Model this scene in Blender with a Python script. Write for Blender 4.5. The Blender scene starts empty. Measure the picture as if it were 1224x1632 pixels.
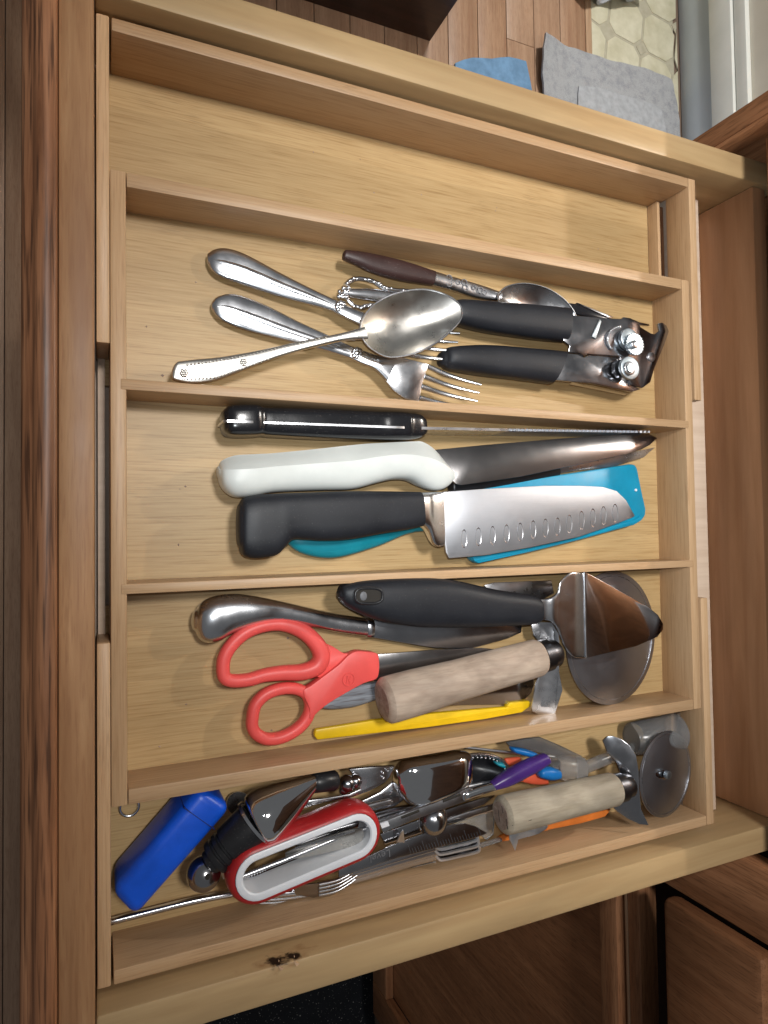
import bpy, bmesh, math, random
from mathutils import Vector, Matrix, Euler
random.seed(7)
sc = bpy.context.scene
col = sc.collection

# ------------------------------------------------------------------ camera
F_PX, CX, CY = 1045.62, 612.0, 816.0
CAM = Vector((-0.0075, 0.21082, 0.38212))
ROT = Euler((0.03689, -0.41426, -0.01612), 'XYZ')
cd = bpy.data.cameras.new('camera')
cd.sensor_fit = 'VERTICAL'; cd.sensor_height = 24.0
cd.lens = 24.0 * F_PX / 1632.0
cd.clip_start = 0.01; cd.clip_end = 60
co = bpy.data.objects.new('camera', cd); col.objects.link(co)
co.location = CAM; co.rotation_euler = ROT
sc.camera = co
RM = ROT.to_matrix()

# ------------------------------------------------------------------ world + lamps
w = bpy.data.worlds.new('World'); sc.world = w; w.use_nodes = True
bg = w.node_tree.nodes['Background']
bg.inputs[0].default_value = (0.96, 0.98, 1.0, 1); bg.inputs[1].default_value = 0.115

def aim(o, target):
    d = Vector(target) - o.location
    o.rotation_euler = d.to_track_quat('-Z', 'Y').to_euler()
def lamp(name, kind, loc, target, energy, color, **kw):
    l = bpy.data.lights.new(name, kind); l.energy = energy; l.color = color
    for k, v in kw.items(): setattr(l, k, v)
    o = bpy.data.objects.new(name, l); col.objects.link(o)
    o.location = loc; aim(o, target)
    return o
# the phone's own flash beside the lens, a ceiling lamp, a lamp under the wall cabinet, the room's lamp
fdir = ROT.to_matrix() @ Vector((0.29, 0.12, -1.0))
lamp('phone_flash', 'SPOT', CAM + ROT.to_matrix() @ Vector((0.004, 0.016, 0.0)), CAM + fdir, 4.3, (0.90, 0.96, 1.0),
     spot_size=math.radians(88), spot_blend=1.0, shadow_soft_size=0.005)
lamp('ceiling_lamp', 'AREA', (0.16, 0.56, 1.45), (0.46, 0.36, 0.0), 2.6, (1.0, 0.98, 0.95), shape='DISK', size=0.22, spread=math.radians(66))
lamp('under_cabinet_lamp', 'POINT', (0.93, 0.56, 0.50), (0.3, 0.3, 0), 9, (1.0, 0.97, 0.90), shadow_soft_size=0.012)
lamp('room_lamp', 'AREA', (0.85, 1.95, 1.45), (1.05, 1.4, -0.86), 6.5, (1.0, 0.98, 0.93), shape='DISK', size=0.3, spread=math.radians(76))

sc.view_settings.view_transform = 'Standard'
sc.view_settings.look = 'None'
sc.view_settings.exposure = 0.12
sc.view_settings.gamma = 1.0
sc.view_settings.use_curve_mapping = False
sc.render.resolution_x = 768; sc.render.resolution_y = 1024

# ------------------------------------------------------------------ geometry helpers
def ray(u, v):
    return RM @ Vector(((u - CX) / F_PX, -(v - CY) / F_PX, -1.0))
def P(u, v, z):            # a point at height z
    d = ray(u, v); return CAM + d * ((z - CAM.z) / d.z)
def PX(u, v, x):           # a point on the vertical plane x
    d = ray(u, v); return CAM + d * ((x - CAM.x) / d.x)
Z = Vector((0, 0, 1))

def setp(o, label=None, cat=None, group=None, kind=None):
    if label: o['label'] = label
    if cat: o['category'] = cat
    if group: o['group'] = group
    if kind: o['kind'] = kind
    return o
def thing(name, loc, label, cat, group=None):
    o = bpy.data.objects.new(name, None); col.objects.link(o)
    o.empty_display_size = 0.02; o.location = loc
    return setp(o, label, cat, group)
def world_loc(o):
    l = Vector(o.location)
    while o.parent: o = o.parent; l = l + Vector(o.location)
    return l
def mk(name, verts, faces, mat, parent=None, smooth=40, bev=0.0, bseg=2):
    verts = [Vector(v) for v in verts]
    if parent is not None:
        base = world_loc(parent)
    else:
        n = len(verts); base = sum(verts, Vector()) / n; base.z = min(v.z for v in verts)
    me = bpy.data.meshes.new(name)
    me.from_pydata([tuple(v - base) for v in verts], [], faces)
    bm = bmesh.new(); bm.from_mesh(me)
    bmesh.ops.remove_doubles(bm, verts=bm.verts, dist=1e-6)
    bmesh.ops.recalc_face_normals(bm, faces=bm.faces)
    if bev > 0:
        es = [e for e in bm.edges if len(e.link_faces) == 2 and e.calc_face_angle(0) > math.radians(30)]
        bmesh.ops.bevel(bm, geom=es, offset=bev, segments=bseg, profile=0.5, affect='EDGES', clamp_overlap=True)
    bm.to_mesh(me); bm.free()
    if smooth:
        me.shade_smooth()
        me.set_sharp_from_angle(angle=math.radians(smooth))
    me.materials.append(mat)
    o = bpy.data.objects.new(name, me); col.objects.link(o)
    if parent is not None: o.parent = parent
    else: o.location = base
    return o
def box(name, x0, x1, y0, y1, z0, z1, mat, parent=None, bev=0.0008):
    vs = [(x, y, z) for x in (x0, x1) for y in (y0, y1) for z in (z0, z1)]
    fs = [(0,1,3,2),(4,6,7,5),(0,4,5,1),(2,3,7,6),(0,2,6,4),(1,5,7,3)]
    return mk(name, vs, fs, mat, parent, 40, bev)
def cr(pts, n=6, closed=False):       # Catmull-Rom through tuples
    out = []; m = len(pts)
    def g(i): return pts[i % m] if closed else pts[max(0, min(m - 1, i))]
    for i in range(m if closed else m - 1):
        a, b, c, d = g(i-1), g(i), g(i+1), g(i+2)
        for k in range(n):
            t = k / n
            out.append(tuple(0.5*((2*q) + (-p + r)*t + (2*p - 5*q + 4*r - s)*t*t + (-p + 3*q - 3*r + s)*t**3)
                             for p, q, r, s in zip(a, b, c, d)))
    if not closed: out.append(tuple(pts[-1]))
    return out
def rings_mesh(rings, closed=False, cap=True):
    n = len(rings[0]); vs = [v for r in rings for v in r]; fs = []
    m = len(rings)
    for i in range(m if closed else m - 1):
        j = (i + 1) % m
        for k in range(n):
            l = (k + 1) % n
            fs.append((i*n+k, i*n+l, j*n+l, j*n+k))
    if cap and not closed:
        fs.append(tuple(range(n))); fs.append(tuple((m-1)*n + k for k in range(n)))
    return vs, fs
def sgn_pow(x, p): return math.copysign(abs(x) ** p, x)
def loft(name, st, mat, parent=None, e=2.0, n=20, sub=4, caps=(0.0, 0.0), smooth=50, tilt=0.0, ridge=None):
    """st: (u1,v1,u2,v2,z,h): the two silhouette edges in the photo, height of the middle, half thickness"""
    S = cr(st, sub) if sub > 1 else st
    secs = []
    for (u1, v1, u2, v2, z, h) in S:
        a = P(u1, v1, z); b = P(u2, v2, z); secs.append(((a + b) / 2, (b - a) / 2, h))
    def capsec(c, wv, h, d, r):
        out = []
        for k in range(1, 6):
            t = k / 5 * math.pi / 2
            s = max(math.cos(t), 0.04); out.append((c + d * r * math.sin(t), wv * s, h * s))
        return out
    if caps[0] > 0:
        d = (secs[0][0] - secs[1][0]).normalized(); secs = capsec(*secs[0], d, caps[0])[::-1] + secs
    if caps[1] > 0:
        d = (secs[-1][0] - secs[-2][0]).normalized(); secs = secs + capsec(*secs[-1], d, caps[1])
    rings = []
    for c, wv, h in secs:
        r = []
        for k in range(n):
            t = 2 * math.pi * k / n
            x = sgn_pow(math.cos(t), 2 / e); y = sgn_pow(math.sin(t), 2 / e)
            if ridge is not None and y > 0 and x < ridge:
                y *= max(0.0, (x + 1) / (ridge + 1)) ** 0.75
            r.append(c + wv * x + Z * (h * y) + Z * (tilt * x * wv.length))
        rings.append(r)
    vs, fs = rings_mesh(rings)
    return mk(name, vs, fs, mat, parent, smooth)
def frame(d, up=Z):
    d = d.normalized(); s = d.cross(up)
    if s.length < 1e-4: s = d.cross(Vector((1, 0, 0)))
    s.normalize(); return s, s.cross(d).normalized()
def tube(name, pts, r, mat, parent=None, n=12, closed=False, flat=1.0, e=2.0, smooth=50, caps=True):
    """pts world vectors; r radius or list; flat = vertical/horizontal ratio"""
    m = len(pts); rings = []
    for i, p in enumerate(pts):
        a = pts[(i-1) % m] if closed or i else pts[0]
        b = pts[(i+1) % m] if closed or i < m-1 else pts[-1]
        s, u = frame(b - a)
        rr = r[i] if isinstance(r, (list, tuple)) else r
        rings.append([p + s * (rr * sgn_pow(math.cos(t), 2/e)) + u * (rr * flat * sgn_pow(math.sin(t), 2/e))
                      for t in [2*math.pi*k/n for k in range(n)]])
    vs, fs = rings_mesh(rings, closed, caps)
    return mk(name, vs, fs, mat, parent, smooth)
def lathe(name, p0, p1, prof, mat, parent=None, n=28, smooth=40):
    """prof: (t along p0->p1, radius)"""
    d = p1 - p0; s, u = frame(d); rings = []
    for t, r in prof:
        c = p0 + d * t; r = max(r, 1e-5)
        rings.append([c + s*(r*math.cos(2*math.pi*k/n)) + u*(r*math.sin(2*math.pi*k/n)) for k in range(n)])
    vs, fs = rings_mesh(rings)
    return mk(name, vs, fs, mat, parent, smooth)
def plate(name, outline, thick, mat, parent=None, z=None, bev=0.0, smooth=30, direction=None):
    pts = [P(p[0], p[1], p[2] if len(p) > 2 else z) for p in outline]
    d = direction if direction is not None else Vector((0, 0, -1))
    n = len(pts); vs = pts + [p + d * thick for p in pts]
    fs = [tuple(range(n)), tuple(range(2*n-1, n-1, -1))]
    fs += [(i, (i+1) % n, n + (i+1) % n, n + i) for i in range(n)]
    return mk(name, vs, fs, mat, parent, smooth, bev)
def bowl(name, outline, depth, mat, parent=None, thick=0.0012, nr=8, power=2.0, up=False, n=5):
    """outline (u,v,z) closed; concave dish (or dome when up)"""
    rim = [P(*p) for p in cr(outline, n, True)]
    c = sum(rim, Vector()) / len(rim); m = len(rim)
    sg = 1 if up else -1
    rings = []
    for k in range(nr):
        t = 1 - k / nr
        rings.append([c + (p - c) * t + Z * (sg * depth * (1 - t ** power)) for p in rim])
    top = [v for r in rings for v in r] + [c + Z * sg * depth]
    N = len(top)
    bot = [v - Z * thick for v in top]
    fs = []
    for off, flip in ((0, 0), (N, 1)):
        for i in range(nr - 1):
            for k in range(m):
                l = (k + 1) % m
                fs.append((off+i*m+k, off+i*m+l, off+(i+1)*m+l, off+(i+1)*m+k))
        for k in range(m):
            fs.append((off+(nr-1)*m+k, off+(nr-1)*m+(k+1) % m, off+N-1))
    for k in range(m):
        l = (k + 1) % m; fs.append((k, l, N+l, N+k))
    return mk(name, top + bot, fs, mat, parent, 60)
def ball(name, c, r, mat, parent=None, sx=1, sy=1, sz=1, seg=20, rot=None):
    bm = bmesh.new(); bmesh.ops.create_uvsphere(bm, u_segments=seg, v_segments=max(8, seg*2//3), radius=1)
    M = Matrix.Diagonal((r*sx, r*sy, r*sz)).to_3x3()
    if rot is not None: M = rot @ M
    vs = [c + M @ v.co for v in bm.verts]; fs = [tuple(v.index for v in f.verts) for f in bm.faces]
    bm.free(); return mk(name, vs, fs, mat, parent, 60)
def disc(name, c, nrm, r, thick, mat, parent=None, n=48, bev=0.0, teeth=0, depth=0.0, hole=0.0):
    s, u = frame(nrm); nrm = nrm.normalized()
    vs = []; N = n
    for sgn in (0.5, -0.5):
        for k in range(N):
            rr = r
            if teeth: rr = r - (depth if (k * teeth * 2 // N) % 2 else 0)
            t = 2*math.pi*k/N
            vs.append(c + s*(rr*math.cos(t)) + u*(rr*math.sin(t)) + nrm*(thick*sgn))
    fs = [tuple(range(N)), tuple(range(2*N-1, N-1, -1))] + [(i, (i+1) % N, N+(i+1) % N, N+i) for i in range(N)]
    return mk(name, vs, fs, mat, parent, 30, bev)
def torus(name, c, nrm, R, r, mat, parent=None, n=32, m=8):
    s, u = frame(nrm)
    pts = [c + s*(R*math.cos(2*math.pi*k/n)) + u*(R*math.sin(2*math.pi*k/n)) for k in range(n)]
    rings = []
    for p in pts:
        o = (p - c).normalized()
        rings.append([p + o*(r*math.cos(2*math.pi*k/m)) + nrm.normalized()*(r*math.sin(2*math.pi*k/m)) for k in range(m)])
    vs, fs = rings_mesh(rings, True)
    return mk(name, vs, fs, mat, parent, 60)
def letters(name, body, origin, xdir, ydir, size, mat, parent, depth=0.00015):
    cu = bpy.data.curves.new(name, 'FONT'); cu.body = body; cu.size = size; cu.extrude = depth
    ob = bpy.data.objects.new(name + '_tmp', cu); col.objects.link(ob)
    dg = bpy.context.evaluated_depsgraph_get()
    me = bpy.data.meshes.new_from_object(ob.evaluated_get(dg))
    xd = xdir.normalized(); nn = xd.cross(ydir).normalized(); yd = nn.cross(xd)
    vs = [origin + xd*v.co.x + yd*v.co.y + nn*v.co.z for v in me.vertices]
    fs = [tuple(p.vertices) for p in me.polygons]
    bpy.data.objects.remove(ob); bpy.data.meshes.remove(me)
    return mk(name, vs, fs, mat, parent, 0)

# ------------------------------------------------------------------ materials
def newmat(name):
    m = bpy.data.materials.new(name); m.use_nodes = True
    nt = m.node_tree; b = nt.nodes['Principled BSDF']
    return m, nt, b
def nd(nt, kind, **kw):
    n = nt.nodes.new(kind)
    for k, v in kw.items(): setattr(n, k, v)
    return n
def ramp(nt, fac, stops):
    r = nd(nt, 'ShaderNodeValToRGB'); cr_ = r.color_ramp
    while len(cr_.elements) < len(stops): cr_.elements.new(0.5)
    for e, (p, c) in zip(cr_.elements, stops):
        e.position = p; e.color = (*c, 1) if len(c) == 3 else c
    nt.links.new(fac, r.inputs[0]); return r.outputs[0]
def mixc(nt, mode, fac, a, b):
    m = nd(nt, 'ShaderNodeMix', data_type='RGBA', blend_type=mode)
    for i, x in ((0, fac), (6, a), (7, b)):
        if hasattr(x, 'is_output'): nt.links.new(x, m.inputs[i])
        else: m.inputs[i].default_value = x if not isinstance(x, tuple) else (*x, 1)
    return m.outputs[2]
def coords(nt, scale, rnd=True):
    tc = nd(nt, 'ShaderNodeTexCoord'); vec = tc.outputs['Object']
    if rnd:
        oi = nd(nt, 'ShaderNodeObjectInfo'); mu = nd(nt, 'ShaderNodeMath', operation='MULTIPLY'); mu.inputs[1].default_value = 3.7
        nt.links.new(oi.outputs['Random'], mu.inputs[0])
        ad = nd(nt, 'ShaderNodeVectorMath', operation='ADD'); nt.links.new(vec, ad.inputs[0]); nt.links.new(mu.outputs[0], ad.inputs[1])
        vec = ad.outputs[0]
    mp = nd(nt, 'ShaderNodeMapping'); mp.inputs['Scale'].default_value = scale
    nt.links.new(vec, mp.inputs['Vector']); return mp.outputs[0], vec
def noise(nt, vec, scale=1.0, detail=4.0, rough=0.55, dist=0.0):
    n = nd(nt, 'ShaderNodeTexNoise'); n.inputs['Scale'].default_value = scale; n.inputs['Detail'].default_value = detail
    n.inputs['Roughness'].default_value = rough; n.inputs['Distortion'].default_value = dist
    nt.links.new(vec, n.inputs['Vector']); return n.outputs['Fac']
def bump(nt, b, h, strength, dist=0.001):
    bp = nd(nt, 'ShaderNodeBump'); bp.inputs['Strength'].default_value = strength; bp.inputs['Distance'].default_value = dist
    nt.links.new(h, bp.inputs['Height']); nt.links.new(bp.outputs[0], b.inputs['Normal'])
def ax(axis, along, across):
    s = [across] * 3; s['xyz'.index(axis)] = along; return tuple(s)

def bamboo(name, axis, dark, mid, light, strip=0.0, streak=0.5, rough=0.42):
    m, nt, b = newmat(name)
    v, raw = coords(nt, ax(axis, 30, 950))
    n1 = noise(nt, v, 1.0, 5, 0.65)
    c = ramp(nt, n1, [(0.30, dark), (0.46, mid), (0.72, light)])
    v2, _ = coords(nt, ax(axis, 3.0, 26)); n2 = noise(nt, v2, 1.0, 3, 0.5)
    c = mixc(nt, 'MULTIPLY', 1.0, c, ramp(nt, n2, [(0.3, (0.86, 0.83, 0.78)), (0.7, (1.06, 1.05, 1.03))]))
    # short dark flecks of the bamboo nodes, in clusters
    v3, _ = coords(nt, ax(axis, 70, 1500)); n3 = noise(nt, v3, 1.0, 2, 0.5)
    v4, _ = coords(nt, ax(axis, 14, 34)); n4 = noise(nt, v4, 1.0, 2, 0.5)
    fl = ramp(nt, n3, [(0.56, (0, 0, 0)), (0.68, (1, 1, 1))]); cl = ramp(nt, n4, [(0.56, (0.05,)*3), (0.70, (1, 1, 1))])
    fm = mixc(nt, 'MULTIPLY', 1.0, fl, cl)
    sp = nd(nt, 'ShaderNodeMath', operation='MULTIPLY'); nt.links.new(fm, sp.inputs[0]); sp.inputs[1].default_value = streak
    c = mixc(nt, 'MIX', sp.outputs[0], c, tuple(x * 0.62 for x in dark))
    if strip:
        sx = nd(nt, 'ShaderNodeSeparateXYZ'); nt.links.new(raw, sx.inputs[0])
        dv = nd(nt, 'ShaderNodeMath', operation='DIVIDE'); nt.links.new(sx.outputs[1 if axis == 'x' else 0], dv.inputs[0]); dv.inputs[1].default_value = strip
        fl_ = nd(nt, 'ShaderNodeMath', operation='FLOOR'); nt.links.new(dv.outputs[0], fl_.inputs[0])
        wn = nd(nt, 'ShaderNodeTexWhiteNoise', noise_dimensions='1D'); nt.links.new(fl_.outputs[0], wn.inputs['W'])
        c = mixc(nt, 'MULTIPLY', 1.0, c, ramp(nt, wn.outputs['Value'], [(0, (0.90, 0.89, 0.86)), (1, (1.06, 1.06, 1.05))]))
    oi = nd(nt, 'ShaderNodeObjectInfo')
    c = mixc(nt, 'MULTIPLY', 1.0, c, ramp(nt, oi.outputs['Random'], [(0, (0.92, 0.90, 0.88)), (1, (1.05, 1.04, 1.02))]))
    nt.links.new(c, b.inputs['Base Color']); b.inputs['Roughness'].default_value = rough
    b.inputs['Specular IOR Level'].default_value = 0.35
    bump(nt, b, n1, 0.10, 0.0004)
    return m
def timber(name, axis, stops, along=8, across=120, pores=0.0, porecol=(0.05, 0.02, 0.01), rough=0.45, big=(3, 18), bigamt=0.25, spec=0.35, pal=60, pac=900):
    m, nt, b = newmat(name)
    v, raw = coords(nt, ax(axis, along, across)); n1 = noise(nt, v, 1.0, 5, 0.6, 0.4)
    c = ramp(nt, n1, stops)
    v2, _ = coords(nt, ax(axis, *big)); n2 = noise(nt, v2, 1.0, 3, 0.5, 0.6)
    c = mixc(nt, 'MULTIPLY', 1.0, c, ramp(nt, n2, [(0.3, (1-bigamt,)*3), (0.7, (1+bigamt*0.5,)*3)]))
    if pores:
        v3, _ = coords(nt, ax(axis, pal, pac)); n3 = noise(nt, v3, 1.0, 2, 0.5)
        pf = ramp(nt, n3, [(0.52, (0, 0, 0)), (0.66, (pores,)*3)])
        c = mixc(nt, 'MIX', pf, c, porecol)
    nt.links.new(c, b.inputs['Base Color'])
    v5, _ = coords(nt, (30, 30, 30)); n5 = noise(nt, v5, 1.0, 3)
    rr = nd(nt, 'ShaderNodeMapRange'); rr.inputs[3].default_value = rough - 0.10; rr.inputs[4].default_value = rough + 0.12
    nt.links.new(n5, rr.inputs[0]); nt.links.new(rr.outputs[0], b.inputs['Roughness'])
    b.inputs['Specular IOR Level'].default_value = spec
    bump(nt, b, n1, 0.15, 0.0005)
    return m
def metal(name, colr, r0, r1, brush=None, bstr=0.05, smear=0.12, scale=60):
    m, nt, b = newmat(name); b.inputs['Metallic'].default_value = 1.0
    v, _ = coords(nt, (scale,)*3); n1 = noise(nt, v, 1.0, 5, 0.6)
    mr = nd(nt, 'ShaderNodeMapRange'); mr.inputs[1].default_value = 0.3; mr.inputs[2].default_value = 0.7
    mr.inputs[3].default_value = r0; mr.inputs[4].default_value = r1
    nt.links.new(n1, mr.inputs[0]); nt.links.new(mr.outputs[0], b.inputs['Roughness'])
    v2, _ = coords(nt, (scale*2.7,)*3); n2 = noise(nt, v2, 1.0, 4, 0.7)
    c = mixc(nt, 'MULTIPLY', smear, colr, ramp(nt, n2, [(0.35, (0.55, 0.52, 0.5)), (0.6, (1, 1, 1))]))
    nt.links.new(c, b.inputs['Base Color'])
    if brush:
        v3, _ = coords(nt, brush); n3 = noise(nt, v3, 1.0, 3, 0.6); bump(nt, b, n3, bstr, 0.0003)
    else:
        bump(nt, b, n2, 0.02, 0.0004)
    return m
def plastic(name, colr, rough=0.35, dust=0.12, spec=0.45, var=0.12, scale=50, bmp=0.04, coat=0.0):
    m, nt, b = newmat(name)
    v, _ = coords(nt, (scale,)*3); n1 = noise(nt, v, 1.0, 4, 0.6)
    lo = tuple(x*(1-var) for x in colr); hi = tuple(min(1, x*(1+var)) for x in colr)
    c = ramp(nt, n1, [(0.35, lo), (0.65, hi)])
    v2, _ = coords(nt, (scale*22,)*3); n2 = noise(nt, v2, 1.0, 2, 0.5)
    c = mixc(nt, 'MIX', ramp(nt, n2, [(0.66, (0, 0, 0)), (0.74, (dust,)*3)]), c, (0.62, 0.60, 0.56))
    nt.links.new(c, b.inputs['Base Color'])
    mr = nd(nt, 'ShaderNodeMapRange'); mr.inputs[3].default_value = max(0.05, rough-0.1); mr.inputs[4].default_value = rough+0.12
    nt.links.new(n1, mr.inputs[0]); nt.links.new(mr.outputs[0], b.inputs['Roughness'])
    b.inputs['Specular IOR Level'].default_value = spec
    if coat: b.inputs['Coat Weight'].default_value = coat; b.inputs['Coat Roughness'].default_value = 0.12
    bump(nt, b, n2, bmp, 0.0003)
    return m
def clearmat(name, colr, rough=0.12, ior=1.3):
    m, nt, b = newmat(name)
    v, _ = coords(nt, (80,)*3); n1 = noise(nt, v, 1.0, 3)
    nt.links.new(ramp(nt, n1, [(0.3, tuple(x*0.85 for x in colr)), (0.7, colr)]), b.inputs['Base Color'])
    b.inputs['Transmission Weight'].default_value = 0.82; b.inputs['Roughness'].default_value = rough; b.inputs['IOR'].default_value = ior
    return m

M = {}
BD, BM_, BL = (0.35, 0.226, 0.102), (0.462, 0.320, 0.160), (0.53, 0.385, 0.208)
M['bam_floor'] = bamboo('bamboo_floor', 'x', BD, BM_, BL, strip=0.0205, streak=0.75)
WD, WM, WL = (0.41, 0.255, 0.140), (0.52, 0.345, 0.200), (0.58, 0.405, 0.25)
M['bam_x'] = bamboo('bamboo_wall_x', 'x', WD, WM, WL, streak=0.5)
M['bam_y'] = bamboo('bamboo_wall_y', 'y', WD, WM, WL, streak=0.5)
M['maple_x'] = timber('maple_side', 'x', [(0.3, (0.42, 0.27, 0.13)), (0.6, (0.52, 0.36, 0.185)), (0.8, (0.58, 0.42, 0.23))], 5, 70, rough=0.4, big=(5, 26), bigamt=0.2)
M['maple_y'] = timber('maple_front', 'y', [(0.3, (0.31, 0.152, 0.068)), (0.6, (0.42, 0.23, 0.11)), (0.8, (0.50, 0.295, 0.15))], 9, 150, pores=0.35, porecol=(0.24, 0.11, 0.05), rough=0.45, bigamt=0.25)
def knot_stain(m, centre):
    nt = m.node_tree; b = nt.nodes['Principled BSDF']; src = b.inputs['Base Color'].links[0].from_socket
    tc = nd(nt, 'ShaderNodeTexCoord'); mp = nd(nt, 'ShaderNodeMapping'); mp.inputs['Location'].default_value = [-c * k for c, k in zip(centre, (22, 50, 44))]; mp.inputs['Scale'].default_value = (22, 50, 44)
    nt.links.new(tc.outputs['Object'], mp.inputs['Vector'])
    ln = nd(nt, 'ShaderNodeVectorMath', operation='LENGTH'); nt.links.new(mp.outputs[0], ln.inputs[0])
    v, _ = coords(nt, (120, 300, 300), False); n1 = noise(nt, v, 1.0, 4)
    ad = nd(nt, 'ShaderNodeMath', operation='ADD'); nt.links.new(ln.outputs['Value'], ad.inputs[0]); nt.links.new(n1, ad.inputs[1])
    f = ramp(nt, ad.outputs[0], [(0.0, (0.85,)*3), (0.62, (0.70,)*3), (1.0, (0.0,)*3)])
    c1 = mixc(nt, 'MIX', f, src, (0.24, 0.11, 0.04))
    v2, _ = coords(nt, (170, 260, 200), False); n2 = noise(nt, v2, 1.0, 3, 0.5)
    ad2 = nd(nt, 'ShaderNodeMath', operation='MULTIPLY_ADD'); nt.links.new(n2, ad2.inputs[0]); ad2.inputs[1].default_value = 0.55; nt.links.new(ln.outputs['Value'], ad2.inputs[2])
    f2 = ramp(nt, ad2.outputs[0], [(0.0, (1,)*3), (0.56, (1,)*3), (0.66, (0,)*3)])
    nt.links.new(mixc(nt, 'MIX', f2, c1, (0.018, 0.009, 0.005)), b.inputs['Base Color'])
M['maple_knot'] = timber('maple_side_knotty', 'x', [(0.3, (0.42, 0.27, 0.13)), (0.6, (0.52, 0.36, 0.185)), (0.8, (0.58, 0.42, 0.23))], 5, 70, rough=0.4, big=(5, 26), bigamt=0.2)
_k = P(455, 1525, 0.014) - Vector((0.24, 0.23, -0.0555))
knot_stain(M['maple_knot'], (_k.x, _k.y + 0.002, _k.z - 0.004))
M['oak'] = timber('oak_front', 'y', [(0.3, (0.15, 0.06, 0.026)), (0.5, (0.27, 0.118, 0.055)), (0.75, (0.39, 0.185, 0.09))], 10, 240, pores=0.8, porecol=(0.06, 0.025, 0.012), rough=0.38, bigamt=0.3, pal=20, pac=560)
M['alder_back'] = timber('drawer_back', 'y', [(0.3, (0.41, 0.20, 0.095)), (0.7, (0.56, 0.30, 0.155))], 6, 90, rough=0.4)
M['ply'] = timber('pale_plywood', 'y', [(0.3, (0.56, 0.42, 0.31)), (0.7, (0.68, 0.54, 0.42))], 120, 8, rough=0.5, bigamt=0.1)
M['cab'] = timber('cabinet_brown', 'z', [(0.3, (0.28, 0.118, 0.052)), (0.7, (0.45, 0.21, 0.10))], 6, 130, pores=0.4, rough=0.38)
M['cab_y'] = timber('cabinet_brown_rail', 'y', [(0.3, (0.29, 0.125, 0.058)), (0.7, (0.47, 0.23, 0.115))], 6, 130, pores=0.4, rough=0.38)
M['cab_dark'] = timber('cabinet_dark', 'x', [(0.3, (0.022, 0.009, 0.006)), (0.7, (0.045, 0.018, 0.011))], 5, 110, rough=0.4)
M['raw_lit_edge'] = timber('raw_and_lit_wood_edge', 'y', [(0.3, (0.36, 0.22, 0.13)), (0.7, (0.52, 0.35, 0.22))], 10, 200, rough=0.6)
M['steel'] = metal('polished_steel', (0.66, 0.67, 0.70), 0.17, 0.30)
M['steel_soft'] = metal('satin_steel', (0.58, 0.58, 0.60), 0.22, 0.36)
M['blade'] = metal('brushed_blade', (0.45, 0.46, 0.49), 0.46, 0.52, smear=0.05, brush=(60, 2200, 60), bstr=0.16)
M['blade_dull'] = metal('dull_blade', (0.27, 0.26, 0.26), 0.21, 0.25, smear=0.04, brush=(2200, 60, 60), bstr=0.08)
M['silver'] = metal('worn_silver', (0.68, 0.66, 0.62), 0.24, 0.36, smear=0.2)
M['chrome'] = metal('chrome', (0.74, 0.74, 0.75), 0.04, 0.10, smear=0.05)
M['zinc'] = metal('zinc_wheel', (0.46, 0.52, 0.56), 0.34, 0.46)
M['steel_dark'] = metal('dark_polished_steel', (0.40, 0.40, 0.42), 0.14, 0.26)
M['satin_dark'] = metal('satin_dark_steel', (0.40, 0.41, 0.45), 0.36, 0.42, smear=0.08)
M['ferrule'] = metal('blackened_ferrule', (0.13, 0.13, 0.14), 0.28, 0.4)
M['black'] = plastic('black_plastic', (0.014, 0.014, 0.016), 0.34, 0.10)
M['black_rub'] = plastic('black_rubber', (0.013, 0.014, 0.018), 0.48, 0.06, spec=0.35)
M['black_gloss'] = plastic('black_glossy', (0.011, 0.011, 0.013), 0.18, 0.08)
M['white'] = plastic('white_plastic', (0.64, 0.66, 0.63), 0.40, 0.0, var=0.05, scale=30)
M['white_cool'] = plastic('white_cool', (0.74, 0.76, 0.80), 0.35, 0.0, var=0.04)
M['teal'] = plastic('teal_plastic', (0.005, 0.27, 0.44), 0.38, 0.03, var=0.08)
M['teal_dk'] = plastic('teal_handle', (0.005, 0.22, 0.29), 0.34, 0.03, var=0.08)
M['coral'] = plastic('coral_plastic', (0.74, 0.085, 0.075), 0.42, 0.04, var=0.06)
M['red'] = plastic('red_plastic', (0.40, 0.016, 0.018), 0.36, 0.03, var=0.1)
M['blue'] = plastic('blue_plastic', (0.005, 0.085, 0.62), 0.34, 0.04, var=0.12)
M['blue_dk'] = plastic('blue_joint', (0.002, 0.012, 0.12), 0.5, 0.0)
M['blue2'] = plastic('blue_handle', (0.006, 0.14, 0.42), 0.35, 0.02)
M['yellow'] = plastic('yellow_plastic', (0.80, 0.52, 0.008), 0.42, 0.0, var=0.08)
M['orange'] = plastic('orange_plastic', (0.70, 0.19, 0.03), 0.45, 0.0)
M['orangered'] = plastic('orange_red', (0.66, 0.10, 0.045), 0.45, 0.0)
M['purple'] = plastic('purple_plastic', (0.055, 0.02, 0.15), 0.32, 0.02)
M['brownh'] = plastic('brown_handle', (0.040, 0.018, 0.016), 0.40, 0.15)
M['foil'] = metal('foil', (0.80, 0.82, 0.86), 0.35, 0.5)
M['clear'] = clearmat('clear_plastic', (0.80, 0.82, 0.82))
M['clear_gray'] = clearmat('smoky_plastic', (0.60, 0.60, 0.60), 0.2)
M['bag'] = clearmat('dark_sleeve', (0.40, 0.41, 0.43), 0.18)
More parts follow.
